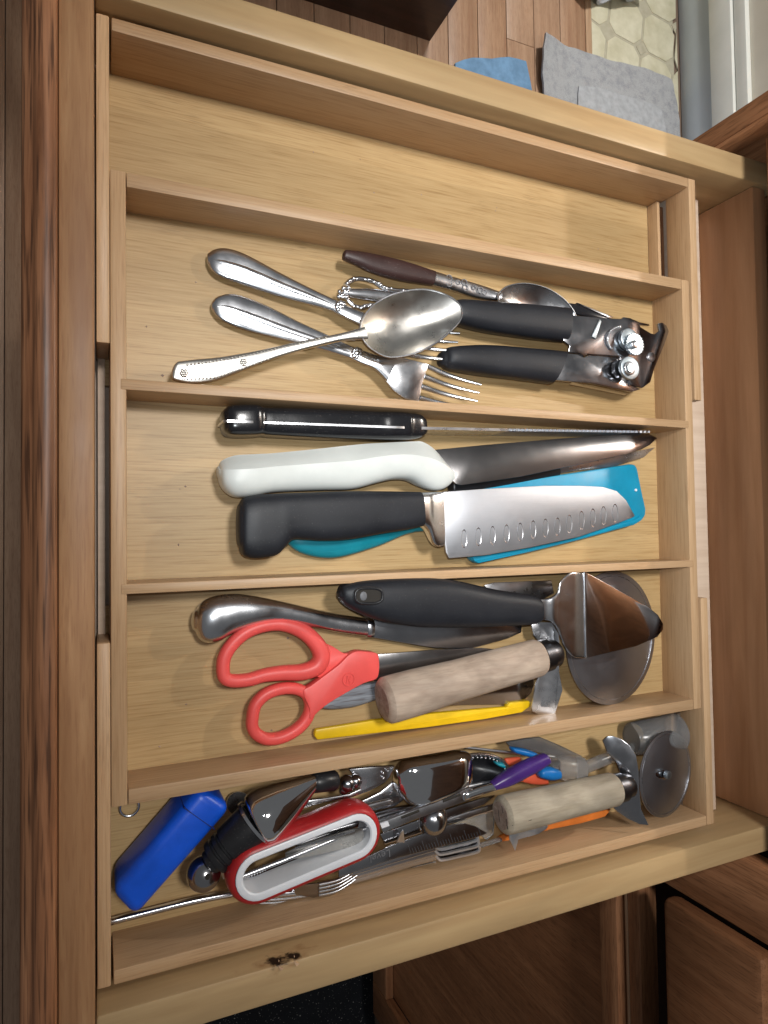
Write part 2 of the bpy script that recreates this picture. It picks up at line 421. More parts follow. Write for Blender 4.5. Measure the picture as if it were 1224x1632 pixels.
M['wood_h'] = timber('worn_beech', 'x', [(0.3, (0.36, 0.265, 0.20)), (0.55, (0.48, 0.37, 0.285)), (0.8, (0.56, 0.45, 0.355))], 30, 150, pores=0.2, porecol=(0.22, 0.16, 0.12), rough=0.6, big=(30, 60), bigamt=0.28)
M['wood_g'] = timber('grey_worn_beech', 'x', [(0.3, (0.32, 0.27, 0.195)), (0.55, (0.41, 0.35, 0.265)), (0.8, (0.47, 0.41, 0.32))], 30, 150, pores=0.2, porecol=(0.18, 0.14, 0.1), rough=0.6, big=(30, 60), bigamt=0.28)
M['wood_gray'] = timber('grey_weathered', 'x', [(0.3, (0.14, 0.15, 0.17)), (0.55, (0.26, 0.28, 0.31)), (0.8, (0.42, 0.44, 0.47))], 18, 220, pores=0.5, rough=0.5)
m, nt, b = newmat('end_grain'); v, raw = coords(nt, (1,)*3, False)
n1 = noise(nt, coords(nt, (260,)*3)[0], 1.0, 4); n2 = noise(nt, coords(nt, (900,)*3)[0], 1.0, 3)
c = ramp(nt, n1, [(0.3, (0.26, 0.18, 0.14)), (0.55, (0.36, 0.27, 0.22)), (0.75, (0.42, 0.33, 0.28))])
c = mixc(nt, 'MULTIPLY', 0.5, c, ramp(nt, n2, [(0.35, (0.5, 0.45, 0.4)), (0.6, (1, 1, 1))])); nt.links.new(c, b.inputs['Base Color']); b.inputs['Roughness'].default_value = 0.75
bump(nt, b, n1, 0.4, 0.0006)
M['endgrain'] = m
M['crack'] = plastic('dark_crack', (0.02, 0.016, 0.012), 0.8, 0.0)
M['knot'] = timber('knot', 'x', [(0.35, (0.015, 0.008, 0.005)), (0.7, (0.075, 0.035, 0.016))], 90, 140, rough=0.6)
M['etch'] = metal('etching', (0.30, 0.30, 0.32), 0.4, 0.6)
M['etch_s'] = plastic('soft_etching', (0.13, 0.13, 0.14), 0.5, 0.0)
M['etch_l'] = plastic('pale_etching', (0.45, 0.45, 0.46), 0.5, 0.0)

# ------------------------------------------------------------------ the setting
FZ = -0.86
def grass_free(): pass
m, nt, b = newmat('subfloor'); v, _ = coords(nt, (6,)*3); n1 = noise(nt, v, 1.0, 4)
nt.links.new(ramp(nt, n1, [(0.3, (0.16, 0.11, 0.08)), (0.7, (0.21, 0.15, 0.11))]), b.inputs['Base Color']); b.inputs['Roughness'].default_value = 0.7
M['sub'] = m
fl = box('floor', -2.2, 3.2, -2.4, 3.6, FZ - 0.03, FZ - 0.006, M['sub'], None, 0); setp(fl, 'brown kitchen floor under the open drawer', 'floor', kind='structure')
for i, (a, bb, c) in enumerate([((0.34, 0.20, 0.125), (0.43, 0.27, 0.175), (0.50, 0.33, 0.22)), ((0.37, 0.20, 0.115), (0.47, 0.27, 0.16), (0.53, 0.33, 0.20)), ((0.31, 0.17, 0.10), (0.40, 0.24, 0.145), (0.46, 0.29, 0.18))]):
    M['plank%d' % i] = timber('oak_plank_%d' % i, 'y', [(0.3, a), (0.55, bb), (0.8, c)], 6, 110, pores=0.35, porecol=(0.20, 0.10, 0.05), rough=0.4, bigamt=0.15)
xt = P(933, 40, FZ).x
pw = 0.078; x = xt
i = 0
while x > -1.4:
    yb = 0.35 if x > 0.0 else -0.6
    cut = 0.95 + random.random() * 1.1
    for (y0, y1) in ((yb, cut), (cut + 0.0012, 2.6)):
        box('plank', x - pw + 0.0008, x - 0.0008, y0, y1, FZ - 0.006, FZ, M['plank%d' % random.choice((0, 0, 1, 2))], fl, 0.0006)
    x -= pw; i += 1
# metal strip where planks meet the tiles
box('threshold_strip', xt, xt + 0.018, 0.6, 2.6, FZ - 0.006, FZ + 0.002, M['raw_lit_edge'], fl, 0.001)
# cream clipped-corner tiles with taupe joints
m, nt, b = newmat('tile_cream'); v, _ = coords(nt, (26,)*3); n1 = noise(nt, v, 1.0, 4)
nt.links.new(ramp(nt, n1, [(0.3, (0.50, 0.47, 0.33)), (0.7, (0.66, 0.63, 0.49))]), b.inputs['Base Color']); b.inputs['Roughness'].default_value = 0.35
M['tile'] = m
m, nt, b = newmat('tile_joint'); v, _ = coords(nt, (60,)*3); n1 = noise(nt, v, 1.0, 4)
nt.links.new(ramp(nt, n1, [(0.3, (0.38, 0.35, 0.26)), (0.7, (0.46, 0.43, 0.33))]), b.inputs['Base Color']); b.inputs['Roughness'].default_value = 0.7
M['joint'] = m
jb = box('tile_bed', xt + 0.018, 1.40, 0.7, 2.4, FZ - 0.006, FZ - 0.0015, M['joint'], fl, 0)
xw = P(1086, 120, FZ).x
T = 0.112; ang = math.radians(-8)
ca, sa = math.cos(ang), math.sin(ang); tx0, ty0 = P(1022, 78, FZ).x, P(1022, 78, FZ).y
tile_data = {}
for ix in range(-4, 6):
    for iy in range(-5, 8):
        for kind in (0, 1):
            cx, cy = (ix + 0.5) * T, (iy + 0.5) * T
            if kind == 1:
                if (ix + iy) % 2: continue
                cx, cy = ix * T, iy * T
                hs = 0.017; pol = [(hs, 0), (0, hs), (-hs, 0), (0, -hs)]
            else:
                h = T / 2 - 0.0035; k = 0.022
                pol = [(h, -h + k), (h, h - k), (h - k, h), (-h + k, h), (-h, h - k), (-h, -h + k), (-h + k, -h), (h - k, -h)]
            wpt = [(tx0 + ca*(cx+px) - sa*(cy+py), ty0 + sa*(cx+px) + ca*(cy+py)) for px, py in pol]
            if max(q[0] for q in wpt) < xt + 0.03 or min(q[0] for q in wpt) > xw - 0.016 or min(q[1] for q in wpt) < 0.75 or max(q[1] for q in wpt) > 2.1: continue
            wpt = [(min(max(q[0], xt + 0.0195), xw - 0.0125), q[1]) for q in wpt]
            n = len(wpt); vs = [(q[0], q[1], FZ) for q in wpt] + [(q[0], q[1], FZ - 0.0035) for q in wpt]
            fs = [tuple(range(n)), tuple(range(2*n-1, n-1, -1))] + [(a, (a+1) % n, n+(a+1) % n, n+a) for a in range(n)]
            mk('tile', vs, fs, M['tile'] if kind == 0 else M['joint'], fl, 0, 0.0008, 1)
# white wall base behind the rug: skirting boards standing on the floor
m, nt, b = newmat('white_paint'); v, _ = coords(nt, (12,)*3); n1 = noise(nt, v, 1.0, 5)
nt.links.new(ramp(nt, n1, [(0.3, (0.76, 0.78, 0.74)), (0.7, (0.84, 0.85, 0.81))]), b.inputs['Base Color']); b.inputs['Roughness'].default_value = 0.4
M['paint'] = m
m, nt, b = newmat('cream_paint'); v, _ = coords(nt, (9,)*3); n1 = noise(nt, v, 1.0, 5)
nt.links.new(ramp(nt, n1, [(0.3, (0.66, 0.62, 0.53)), (0.7, (0.74, 0.70, 0.61))]), b.inputs['Base Color']); b.inputs['Roughness'].default_value = 0.5
M['cream'] = m
m, nt, b = newmat('shaded_white_paint'); v, _ = coords(nt, (9,)*3); n1 = noise(nt, v, 1.0, 5)
nt.links.new(ramp(nt, n1, [(0.3, (0.52, 0.58, 0.64)), (0.7, (0.58, 0.64, 0.69))]), b.inputs['Base Color']); b.inputs['Roughness'].default_value = 0.45
M['shaded_paint'] = m
xw = P(1086, 120, FZ).x
zz = [PX(q, 100, xw).z for q in (1086, 1136, 1172, 1192)]
wl = box('wall', xw + 0.012, xw + 0.1, 0.55, 2.6, FZ - 0.01, 0.6, M['cream'], None, 0); setp(wl, 'cream painted wall behind white skirting', 'wall', kind='structure')
box('skirting_board', xw, xw + 0.0118, 0.55, 2.6, FZ - 0.004, zz[1], M['shaded_paint'], wl, 0.001)  # lower white skirting in shadow; the shade is put into its blue-grey colour
box('skirting_board', xw - 0.012, xw + 0.0118, 0.55, 2.6, zz[1] + 0.0005, zz[2], M['paint'], wl, 0.003)
box('skirting_board', xw - 0.004, xw + 0.0118, 0.55, 2.6, zz[2] + 0.002, zz[3], M['paint'], wl, 0.002)
# mats
m, nt, b = newmat('grey_rug'); v, _ = coords(nt, (900,)*3); n1 = noise(nt, v, 1.0, 3); v2, _ = coords(nt, (48,)*3); n2 = noise(nt, v2, 1.0, 7, 0.7)
c = ramp(nt, n2, [(0.30, (0.30, 0.31, 0.34)), (0.55, (0.43, 0.44, 0.46))]); c = mixc(nt, 'MULTIPLY', 0.6, c, ramp(nt, n1, [(0.3, (0.5, 0.5, 0.5)), (0.7, (1.2, 1.2, 1.2))]))
nt.links.new(c, b.inputs['Base Color']); b.inputs['Roughness'].default_value = 0.95; bump(nt, b, n1, 0.6, 0.002)
M['rug'] = m
M['rug_in'] = plastic('grey_rug_field', (0.40, 0.415, 0.44), 0.95, 0.0, spec=0.05, var=0.12, scale=60, bmp=0.5)
M['bluemat'] = plastic('blue_mat', (0.16, 0.29, 0.46), 0.8, 0.0, spec=0.1, var=0.15, scale=40, bmp=0.3)
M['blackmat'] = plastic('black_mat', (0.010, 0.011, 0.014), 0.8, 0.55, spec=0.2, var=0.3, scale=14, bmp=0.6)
def sheet_patch(name, corners, nx, ny, zf, mat, parent=None, thick=0.006):
    a, b_, c_, d_ = [P(u, v, FZ) for u, v in corners]   # a-b along one side, d-c along the other
    top = []
    for i in range(nx + 1):
        for j in range(ny + 1):
            s, t = i / nx, j / ny
            cc = 1 - 0.05 * abs(2*s-1)**5 * abs(2*t-1)**5
            jx = 0.004 * math.sin(17*t + 3*s) + 0.003 * math.sin(41*t) ; jy = 0.004 * math.sin(15*s + 2*t) + 0.003 * math.sin(37*s + 1)
            s2 = 0.5 + (s - 0.5) * cc + jx * abs(2*s-1)**3; t2 = 0.5 + (t - 0.5) * cc + jy * abs(2*t-1)**3
            p = (a * (1-s2) + b_ * s2) * (1-t2) + (d_ * (1-s2) + c_ * s2) * t2
            top.append(Vector((p.x, p.y, FZ + thick + zf(s, t))))
    N = len(top); vs = top + [v - Z * thick for v in top]; fs = []
    def q(i, j): return i * (ny + 1) + j
    for i in range(nx):
        for j in range(ny):
            f = (q(i, j), q(i+1, j), q(i+1, j+1), q(i, j+1)); fs += [f, tuple(x + N for x in f[::-1])]
    edge = [q(i, 0) for i in range(nx)] + [q(nx, j) for j in range(ny)] + [q(i, ny) for i in range(nx, 0, -1)] + [q(0, j) for j in range(ny, 0, -1)]
    for k in range(len(edge)):
        a_, b2 = edge[k], edge[(k+1) % len(edge)]; fs.append((a_, b2, b2 + N, a_ + N))
    return mk(name, vs, fs, mat, parent, 60)
rg = sheet_patch('rug', [(846, 62), (1072, 125), (1096, 330), (880, 300)], 26, 18,
                 lambda s, t: 0.035 * max(0, 1 - s*4.5) * max(0, 1 - t*1.7) + 0.0012*math.sin(9*s + 5*t), M['rug'])
setp(rg, 'grey shaggy rug with a curled corner on the kitchen floor', 'rug')
rf = sheet_patch('rug_field', [(915, 135), (1052, 172), (1068, 320), (925, 300)], 12, 10, lambda s, t: 0.0062 + 0.0006*math.sin(7*s + 5*t), M['rug_in'], rg, 0.003)
bmt = sheet_patch('floor_mat', [(720, 97), (838, 93), (872, 330), (740, 330)], 8, 6, lambda s, t: 0.001*math.sin(6*s), M['bluemat'])
setp(bmt, 'flat blue mat beside the grey rug on the plank floor', 'mat')
cl = sheet_patch('cloth', [(900, -25), (1010, -30), (1018, 8), (925, 10)], 24, 14, lambda s, t: 0.02 + 0.018*math.sin(13*s+4*t)*math.cos(9*t+2*s), M['rug_in'])
setp(cl, 'crumpled grey cloth lying on the cream tiles', 'cloth')
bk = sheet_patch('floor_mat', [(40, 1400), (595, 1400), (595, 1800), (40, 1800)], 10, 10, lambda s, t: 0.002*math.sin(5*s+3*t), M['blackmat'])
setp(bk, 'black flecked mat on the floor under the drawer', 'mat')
# dark furniture end beyond the plank floor
c0 = P(685, 66, FZ)
dk = thing('cabinet_end', (c0.x - 0.3, c0.y + 0.3, FZ), 'very dark brown cabinet end standing on the plank floor', 'cabinet')
box('side_panel', c0.x - 1.3, c0.x, c0.y, c0.y + 0.018, FZ + 0.0005, 0.05, M['cab_dark'], dk, 0.001)
box('front_panel', c0.x - 0.018, c0.x, c0.y + 0.0185, c0.y + 0.6, FZ + 0.0005, 0.05, M['cab_dark'], dk, 0.001)

# the cabinet the drawer slides into
XF = 0.475
cb = thing('kitchen_cabinet', (0.7, 0.2, FZ), 'brown wooden kitchen cabinet run that the drawer slides out of', 'cabinet')
ye = PX(1150, 192, XF).y
box('end_panel', XF, 1.06, ye - 0.018, ye, FZ + 0.001, 0.0865, M['cab'], cb, 0.001)
box('stile', XF - 0.0005, XF + 0.02, 0.530, ye - 0.0185, FZ + 0.10, 0.0495, M['cab'], cb, 0.001)
box('stile', XF, XF + 0.02, -0.118, -0.060, FZ + 0.10, 0.0495, M['cab'], cb, 0.001)
box('top_rail', 0.4960, 0.5145, -1.2, 0.5295, 0.0260, 0.0490, M['cab_y'], cb, 0.001)
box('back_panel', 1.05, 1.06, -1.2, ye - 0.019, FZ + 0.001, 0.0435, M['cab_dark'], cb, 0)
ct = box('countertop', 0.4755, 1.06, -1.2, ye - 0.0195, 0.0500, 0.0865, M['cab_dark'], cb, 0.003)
wc_ = thing('wall_cabinet', (0.92, -0.2, 0.52), 'brown wall cabinet hanging above the counter and its lamp', 'cabinet')
box('cabinet_box', 0.77, 1.075, -1.2, ye - 0.002, 0.53, 1.30, M['cab'], wc_, 0.002)
box('light_rail', 0.77, 0.79, -1.2, ye - 0.002, 0.505, 0.5295, M['cab_y'], wc_, 0.001)
box('backsplash', 1.061, 1.075, -1.2, ye - 0.002, 0.0825, 0.5295, M['cream'], cb, 0)
# neighbouring drawer front, rail and panelled door below on the right hand side
pa = PX(1054, 1429, XF - 0.02); zlow = pa.z
box('drawer_front', XF - 0.02, XF - 0.0006, pa.y - 0.5, pa.y, zlow, 0.030, M['cab'], cb, 0.006)
z1 = PX(1026, 1520, XF).z; z2 = PX(1002, 1520, XF).z; z3 = PX(958, 1520, XF - 0.01).z
box('rail', XF - 0.004, XF + 0.018, -1.2, -0.1185, z2 + 0.004, z1, M['cab_y'], cb, 0.001)
box('rail_lit_edge', XF - 0.0042, XF + 0.018, -1.2, -0.1185, z2, z2 + 0.0038, M['raw_lit_edge'], cb, 0.001)  # light on the rail's lower edge, painted in as a paler strip
dtop = z2 - 0.003
dz0 = PX(575, 1610, XF).z
dz0 = max(dz0, FZ + 0.09)
door = box('door_panel', XF + 0.004, XF + 0.010, -0.62, -0.10, dz0, dtop, M['cab'], cb, 0)
box('door_rail', XF - 0.012, XF + 0.0035, -0.62, -0.1185, z3, dtop, M['cab_y'], door, 0.002)
box('door_rail', XF - 0.012, XF + 0.0035, -0.62, -0.1185, dz0, dz0 + 0.06, M['cab_y'], door, 0.002)
box('door_stile', XF - 0.0125, XF + 0.0035, -0.1180, -0.066, dz0, dtop, M['cab'], door, 0.002)
box('door_stile', XF - 0.0125, XF + 0.0035, -0.68, -0.6205, dz0, dtop, M['cab'], door, 0.002)
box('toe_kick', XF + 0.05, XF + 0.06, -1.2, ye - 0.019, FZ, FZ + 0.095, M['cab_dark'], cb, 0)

# ------------------------------------------------------------------ the drawer
DZ0, DZT = -0.0455, 0.014
YS1, YS0 = 0.4985, -0.0305
XI, XB = -0.0078, 0.5005
dr = thing('drawer', (0.24, 0.23, DZ0 - 0.01), 'open wooden kitchen drawer with oak front holding the bamboo tray', 'drawer')
box('side_board', XI + 0.0002, 0.53, YS1, YS1 + 0.0205, DZ0 - 0.006, DZT, M['maple_x'], dr, 0.0022)
box('side_board', XI + 0.0002, 0.53, YS0 - 0.0205, YS0, DZ0 - 0.006, DZT, M['maple_knot'], dr, 0.0022)
box('back_board', XB, XB + 0.016, YS0 + 0.0002, YS1 - 0.0002, DZ0 - 0.004, DZT - 0.004, M['alder_back'], dr, 0.0015)
box('bottom_panel', XI + 0.0002, XB - 0.0012, YS0 + 0.0002, YS1 - 0.0002, DZ0 - 0.005, DZ0, M['ply'], dr, 0)
box('inner_front', -0.0246, XI, -0.35, 0.80, -0.075, 0.0148, M['maple_y'], dr, 0.0012)
# oak front with routed edge: profile extruded along y
prof = [(-0.0249, -0.10), (-0.0249, 0.0185), (-0.0262, 0.0200), (-0.0335, 0.0200), (-0.0352, 0.0186), (-0.0358, 0.0150), (-0.0368, 0.0140),
        (-0.0392, 0.0134), (-0.0412, 0.0112), (-0.0418, 0.0080), (-0.0418, -0.10)]
n = len(prof)
vs = [(x, y, z) for y in (-0.40, 0.85) for x, z in prof]
fs = [tuple(range(n)), tuple(range(2*n-1, n-1, -1))] + [(i, (i+1) % n, n+(i+1) % n, n+i) for i in range(n)]
mk('oak_front', vs, fs, M['oak'], dr, 50)
# knot with its splintered hole in the near side board
kc = P(455, 1525, DZT)
for q in (-0.004, 0.005):
    mk('splinter', [(kc.x+q, YS0-0.001, DZT+0.0002), (kc.x+q+0.003, YS0-0.0025, DZT+0.0002), (kc.x+q+0.001, YS0+0.0006, DZT-0.004), (kc.x+q+0.001, YS0-0.003, DZT+0.001)],
       [(0, 1, 2), (0, 3, 1), (1, 3, 2), (0, 2, 3)], M['raw_lit_edge'], dr, 0)

# ------------------------------------------------------------------ the bamboo tray
LX = 0.435; Y0, Y1 = 0.0664, 0.4116; TW = 0.0082; CF = -0.0311; WF = -0.0372
WY0, WY1 = -0.0259, 0.4968; WX0, WX1 = -0.0069, 0.4448; WT = 0.0076
tr = thing('cutlery_tray', (0.22, 0.23, WF - 0.006), 'expandable bamboo cutlery tray with a wing slid out on either side', 'tray')
box('floor_panel', 0.002, LX - 0.002, Y0 + 0.002, Y1 - 0.002, CF - 0.0045, CF, M['bam_floor'], tr, 0)
box('end_wall', 0, TW, Y0, Y1, CF - 0.005, 0.0, M['bam_y'], tr, 0.0008)
box('end_wall', LX - TW, LX, Y0, Y1, CF - 0.005, 0.0, M['bam_y'], tr, 0.0008)
box('side_wall', TW + 0.0003, LX - TW - 0.0003, Y1 - TW, Y1, CF - 0.005, -0.0002, M['bam_x'], tr, 0.0006)
box('side_wall', TW + 0.0003, LX - TW - 0.0003, Y0, Y0 + TW, CF - 0.005, -0.0002, M['bam_x'], tr, 0.0006)
def yat(u, v): return P(u, v, 0).y
d1t, d1b = yat(330, 614), yat(330, 628)
d1y = (P(204, 603, 0).y + P(1090, 671, 0).y) / 2; d1y2 = (P(204, 620, 0).y + P(1090, 683, 0).y) / 2
d2y = (P(204, 930, 0).y + P(1095, 893, 0).y) / 2; d2y2 = (P(204, 944, 0).y + P(1095, 906, 0).y) / 2
for ya, yb in ((d1y2, d1y), (d2y2, d2y)):
    box('divider', TW - 0.003, LX - TW + 0.003, ya, yb, CF - 0.001, 0.0004, M['bam_x'], tr, 0.0006)
# wings: floor is the part, its walls are its sub-parts
ysl1 = P(150, 545, 0).y; ysl0 = P(150, 1026, 0).y
yb1 = P(1112, 638, 0).y; yb0 = P(1120, 953, 0).y
for s in (1, -1):
    if s > 0: ya, yb, yo0, yo1, yf, ybk = 0.30, WY1 - 0.001, WY1 - WT, WY1, ysl1, yb1
    else: ya, yb, yo0, yo1, yf, ybk = WY0 + 0.001, 0.17, WY0, WY0 + WT, ysl0, yb0
    wg = box('wing_floor', WX0 + 0.002, 0.4302, ya, yb, WF - 0.005, WF, M['bam_floor'], tr, 0)
    box('wing_side_wall', WX0 + WT + 0.0003, WX1 - WT - 0.0003, yo0, yo1, WF - 0.006, 0.0002, M['bam_x'], wg, 0.0008)
    e0, e1 = (yf, WY1) if s > 0 else (WY0, yf)
    box('wing_front_wall', WX0, -0.0002, e0, e1, WF - 0.006, 0.0004, M['bam_y'], wg, 0.0008)
    e0, e1 = (ybk, WY1) if s > 0 else (WY0, ybk)
    box('wing_back_wall', WX1 - WT, WX1, e0, e1, -0.0236, 0.0004, M['bam_y'], wg, 0.0008)
    e0, e1 = (Y1 - 0.04, yo0 - 0.0003) if s > 0 else (yo1 + 0.0003, Y0 + 0.04)
    box('slide_rail', 0.4305, 0.4335, e0, e1, WF - 0.005, -0.0265, M['bam_y'], wg, 0.0003)
    box('slide_rail', 0.4378, 0.4440, e0, e1, WF - 0.0055, -0.0325, M['cab_y'], wg, 0.0003)
xr_ = P(1124, 700, -0.024).x
box('filler_strip', 0.4462, xr_, YS0 + 0.0008, YS1 - 0.0008, DZ0 + 0.0002, -0.024, M['ply'], dr, 0.0006)
box('base_strip', -0.0062, -0.0022, 0.14, 0.33, WF - 0.004, WF + 0.002, M['ply'], tr, 0.0004)

# ------------------------------------------------------------------ second compartment: forks, spoons, can opener
def at(u, v, z): return P(u, v, z)
def fork(label, top, bot, knot, neck, head_pts, tine_roots, tine_tips, z0, zh, group=None):
    f = thing('dinner_fork', P(top[0][0], top[0][1], CF), label, 'fork', group)
    st = [(a[0], a[1], b[0], b[1], z0 + (zh - z0) * i / (len(top) - 1), 0.0018 if i else 0.0012) for i, (a, b) in enumerate(zip(top, bot))]
    h = loft('handle', st, M['steel'], f, e=2.4, caps=(0.0006, 0.0))
    # raised centre ridge on the handle
    mid = [P((a[0]+b[0])/2, (a[1]+b[1])/2, s[4] + s[5] * 0.85) for a, b, s in zip(top, bot, st)]
    mid = [Vector(p) for p in cr([tuple(p) for p in mid[1:]], 4)]
    tube('ridge', mid, [0.0007 + 0.0016 * math.sin(math.pi * i / (len(mid)-1)) for i in range(len(mid))], M['steel'], h, n=10, flat=0.35)
    (ku, kv, kr, ang) = knot
    for i in range(9):
        a = i * 2 * math.pi / 8; rr = 0 if i == 8 else kr * 0.62
        c = P(ku + rr*math.cos(a), kv + rr*math.sin(a), zh + 0.0016)
        ball('boss', c, 0.0021 if i < 8 else 0.0026, M['steel'], h, sz=0.7, seg=10)
    loft('neck', [(n_[0], n_[1], n_[2], n_[3], n_[4], 0.0019) for n_ in neck], M['steel'], f, e=2.3)
    hd = plate('head', head_pts, 0.0019, M['steel'], f, bev=0.0006)
    for k, (r, t) in enumerate(zip(tine_roots, tine_tips)):
        a, b = P(*r), P(*t); pts = []; rad = []
        for i in range(9):
            s = i / 8; p = a.lerp(b, s); p.z += -0.0030 * math.sin(math.pi * s)
            pts.append(p); rad.append(0.00185 * (1 - 0.62 * s ** 1.6))
        tube('tine', pts, rad, M['steel'], hd, n=10, flat=0.62, e=2.6)
    return f
fork('silver fork with a plain drop handle, the upper one, its head under the big spoon',
     [(331, 404), (343, 397), (363, 396), (393, 406), (445, 434), (492, 458), (534, 478)],
     [(331, 422), (338, 432), (354, 442), (393, 455), (453, 475), (505, 489), (532, 497)],
     (543, 489, 9, 0), [(534, 478, 531, 497, -0.021, 0), (556, 489, 548, 506, -0.019, 0), (590, 502, 580, 522, -0.017, 0), (625, 512, 612, 540, -0.018, 0)],
     [(612, 512, -0.018), (640, 515, -0.018), (663, 520, -0.018), (652, 566, -0.019), (630, 560, -0.019), (606, 540, -0.018)],
     [(661, 521, -0.0185), (657, 535, -0.0185), (653, 549, -0.019), (650, 564, -0.0195)],
     [(733, 531, -0.012), (730, 545.5, -0.012), (727, 559, -0.0125), (723.5, 573, -0.013)], -0.0265, -0.021)
fork('silver fork with a plain drop handle, the lower one, crossed by the big spoon',
     [(338, 481), (348, 472), (375, 469), (423, 486), (475, 512), (518, 532), (560, 552)],
     [(338, 495), (345, 504), (359, 514), (393, 527), (449, 542), (510, 557), (556, 571)],
     (569, 563, 9, 0), [(560, 552, 556, 571, -0.0225, 0), (585, 561, 575, 580, -0.021, 0), (607, 568, 597, 589, -0.019, 0), (632, 571, 616, 608, -0.0185, 0)],
     [(618, 570, -0.018), (640, 569, -0.0175), (660, 574, -0.0175), (684, 580, -0.0180), (679, 594, -0.0185), (674, 609, -0.0188), (671, 625, -0.019), (668, 642, -0.0195), (645, 635, -0.019), (627, 622, -0.019), (614, 605, -0.0185)],
     [(682, 584, -0.0187), (676, 600, -0.0192), (672, 616, -0.0195), (669, 634, -0.020)],
     [(767, 613, -0.011), (764, 626, -0.012), (761, 639, -0.0125), (755, 651, -0.0135)], -0.0265, -0.0225)

sp = thing('serving_spoon', P(450, 560, CF), 'big worn silver spoon lying across the two forks', 'spoon')
hs = loft('handle', [(286, 576, 279, 606, -0.016, 0.0014), (310, 573, 303, 611, -0.016, 0.0016), (345, 570, 338, 608, -0.0155, 0.0016), (384, 564, 378, 594, -0.015, 0.0016),
             (430, 555, 426, 576, -0.013, 0.0017), (470, 546, 466, 563, -0.0115, 0.0019), (520, 536, 517, 550, -0.0095, 0.0021), (553, 529, 553, 543, -0.008, 0.0021), (580, 521, 586, 541, -0.0065, 0.0016)],
     M['silver'], sp, e=3.0, caps=(0.003, 0))
ol = [(574, 527), (578, 508), (596.5, 485), (631, 467.5), (674, 461), (709, 469), (731, 484), (736.5, 501), (727, 519), (697, 545), (661, 563), (622, 569.5), (596, 559), (581, 545)]
bo = bowl('bowl', [(u, v, -0.0065 + 0.004*max(0, (u-600)/140)) for u, v in ol], 0.0095, M['silver'], sp, 0.0011, nr=12, power=2.2)
rimp = [P(u, v, -0.0063 + 0.004*max(0, (u-600)/140)) for u, v in cr(ol, 5, True)]
tube('rim', rimp, 0.0006, M['steel'], bo, n=6, closed=True)
# beading along the handle edges and a rosette at its end
for (a, b) in (((296, 582), (384, 568)), ((384, 568), (520, 539)), ((296, 604), (345, 602)), ((345, 602), (430, 572))):
    A, B = P(*a, -0.0135), P(*b, -0.0125 if b[0] < 400 else -0.0095)
    if a[0] > 380: A.z = -0.0130; B.z = -0.0072
    k = int((B - A).length / 0.0022)
    vsum, fsum = [], []
    for i in range(k):
        c = A.lerp(B, (i + 0.5) / k); o = len(vsum)
        for dx, dy, dz in ((1, 0, 0), (0, 1, 0), (-1, 0, 0), (0, -1, 0), (0, 0, 1), (0, 0, -1)): vsum.append(c + Vector((dx, dy, dz)) * 0.0007)
        for q in ((0, 1, 4), (1, 2, 4), (2, 3, 4), (3, 0, 4), (1, 0, 5), (2, 1, 5), (3, 2, 5), (0, 3, 5)): fsum.append(tuple(o + x for x in q))
    bd = mk('beading', vsum, fsum, M['silver'], hs, 80); bd['kind'] = 'stuff'
for (u, v, zq, r) in ((293, 595, -0.0142, 7), (388, 578, -0.0134, 7)):
    for i in range(7):
        a = i * math.pi / 3; rr = 0 if i == 6 else r * 0.55
        ball('rosette', P(u + rr*math.cos(a), v + rr*math.sin(a), zq), 0.0012, M['silver'], hs, sz=0.8, seg=8)
torus('rosette', P(293, 595, -0.0141), Z, 0.0032, 0.0005, M['silver'], hs, 20, 6)
tube('rosette', [P(300, 594, -0.0141), P(318, 590, -0.0141)], 0.0006, M['silver'], hs, n=6)

br = thing('soup_spoon', P(720, 450, CF), 'spoon with a dark brown handle lying against the tray divider', 'spoon')
loft('handle', [(551, 399, 548, 414, -0.017, 0.0030), (575, 402, 571, 424, -0.017, 0.0036), (597, 406, 595, 435, -0.0175, 0.0040), (640, 416, 638, 447, -0.018, 0.0042), (692, 433, 689, 455, -0.019, 0.0040)], M['brownh'], br, e=2.8, caps=(0.0015, 0))
nk = loft('neck', [(692, 433, 689, 455, -0.019, 0.0034), (725, 443, 721, 463, -0.020, 0.0030), (760, 453, 755, 474, -0.021, 0.0026), (784, 461, 779, 478, -0.020, 0.0024), (800, 467, 797, 479, -0.018, 0.0020)], M['steel_soft'], br, e=2.6)
for i, (u, v, r) in enumerate(((704, 444, .002), (716, 443, .0022), (716, 452, .0022), (730, 450, .0016), (740, 450, .0022), (742, 459, .0022), (756, 458, .0016), (766, 463, .0022), (772, 466, .0018))):
    torus('scroll', P(u, v, -0.0165 + (u - 700) * -0.00002), Z, r, 0.00035, M['etch'], nk, 14, 6)
bow = [(793, 473), (800, 462), (812, 455), (836, 451.5), (867, 457.5), (893, 472), (912, 492), (918, 510), (905, 522), (870, 523), (830, 512), (803, 494)]
bb2 = bowl('bowl', [(u, v, -0.0155) for u, v in bow], 0.008, M['steel'], br, 0.0011, nr=12, power=2.0)
tube('rim', [P(u, v, -0.0152) for u, v in cr(bow, 5, True)], 0.0005, M['steel'], bb2, n=6, closed=True)

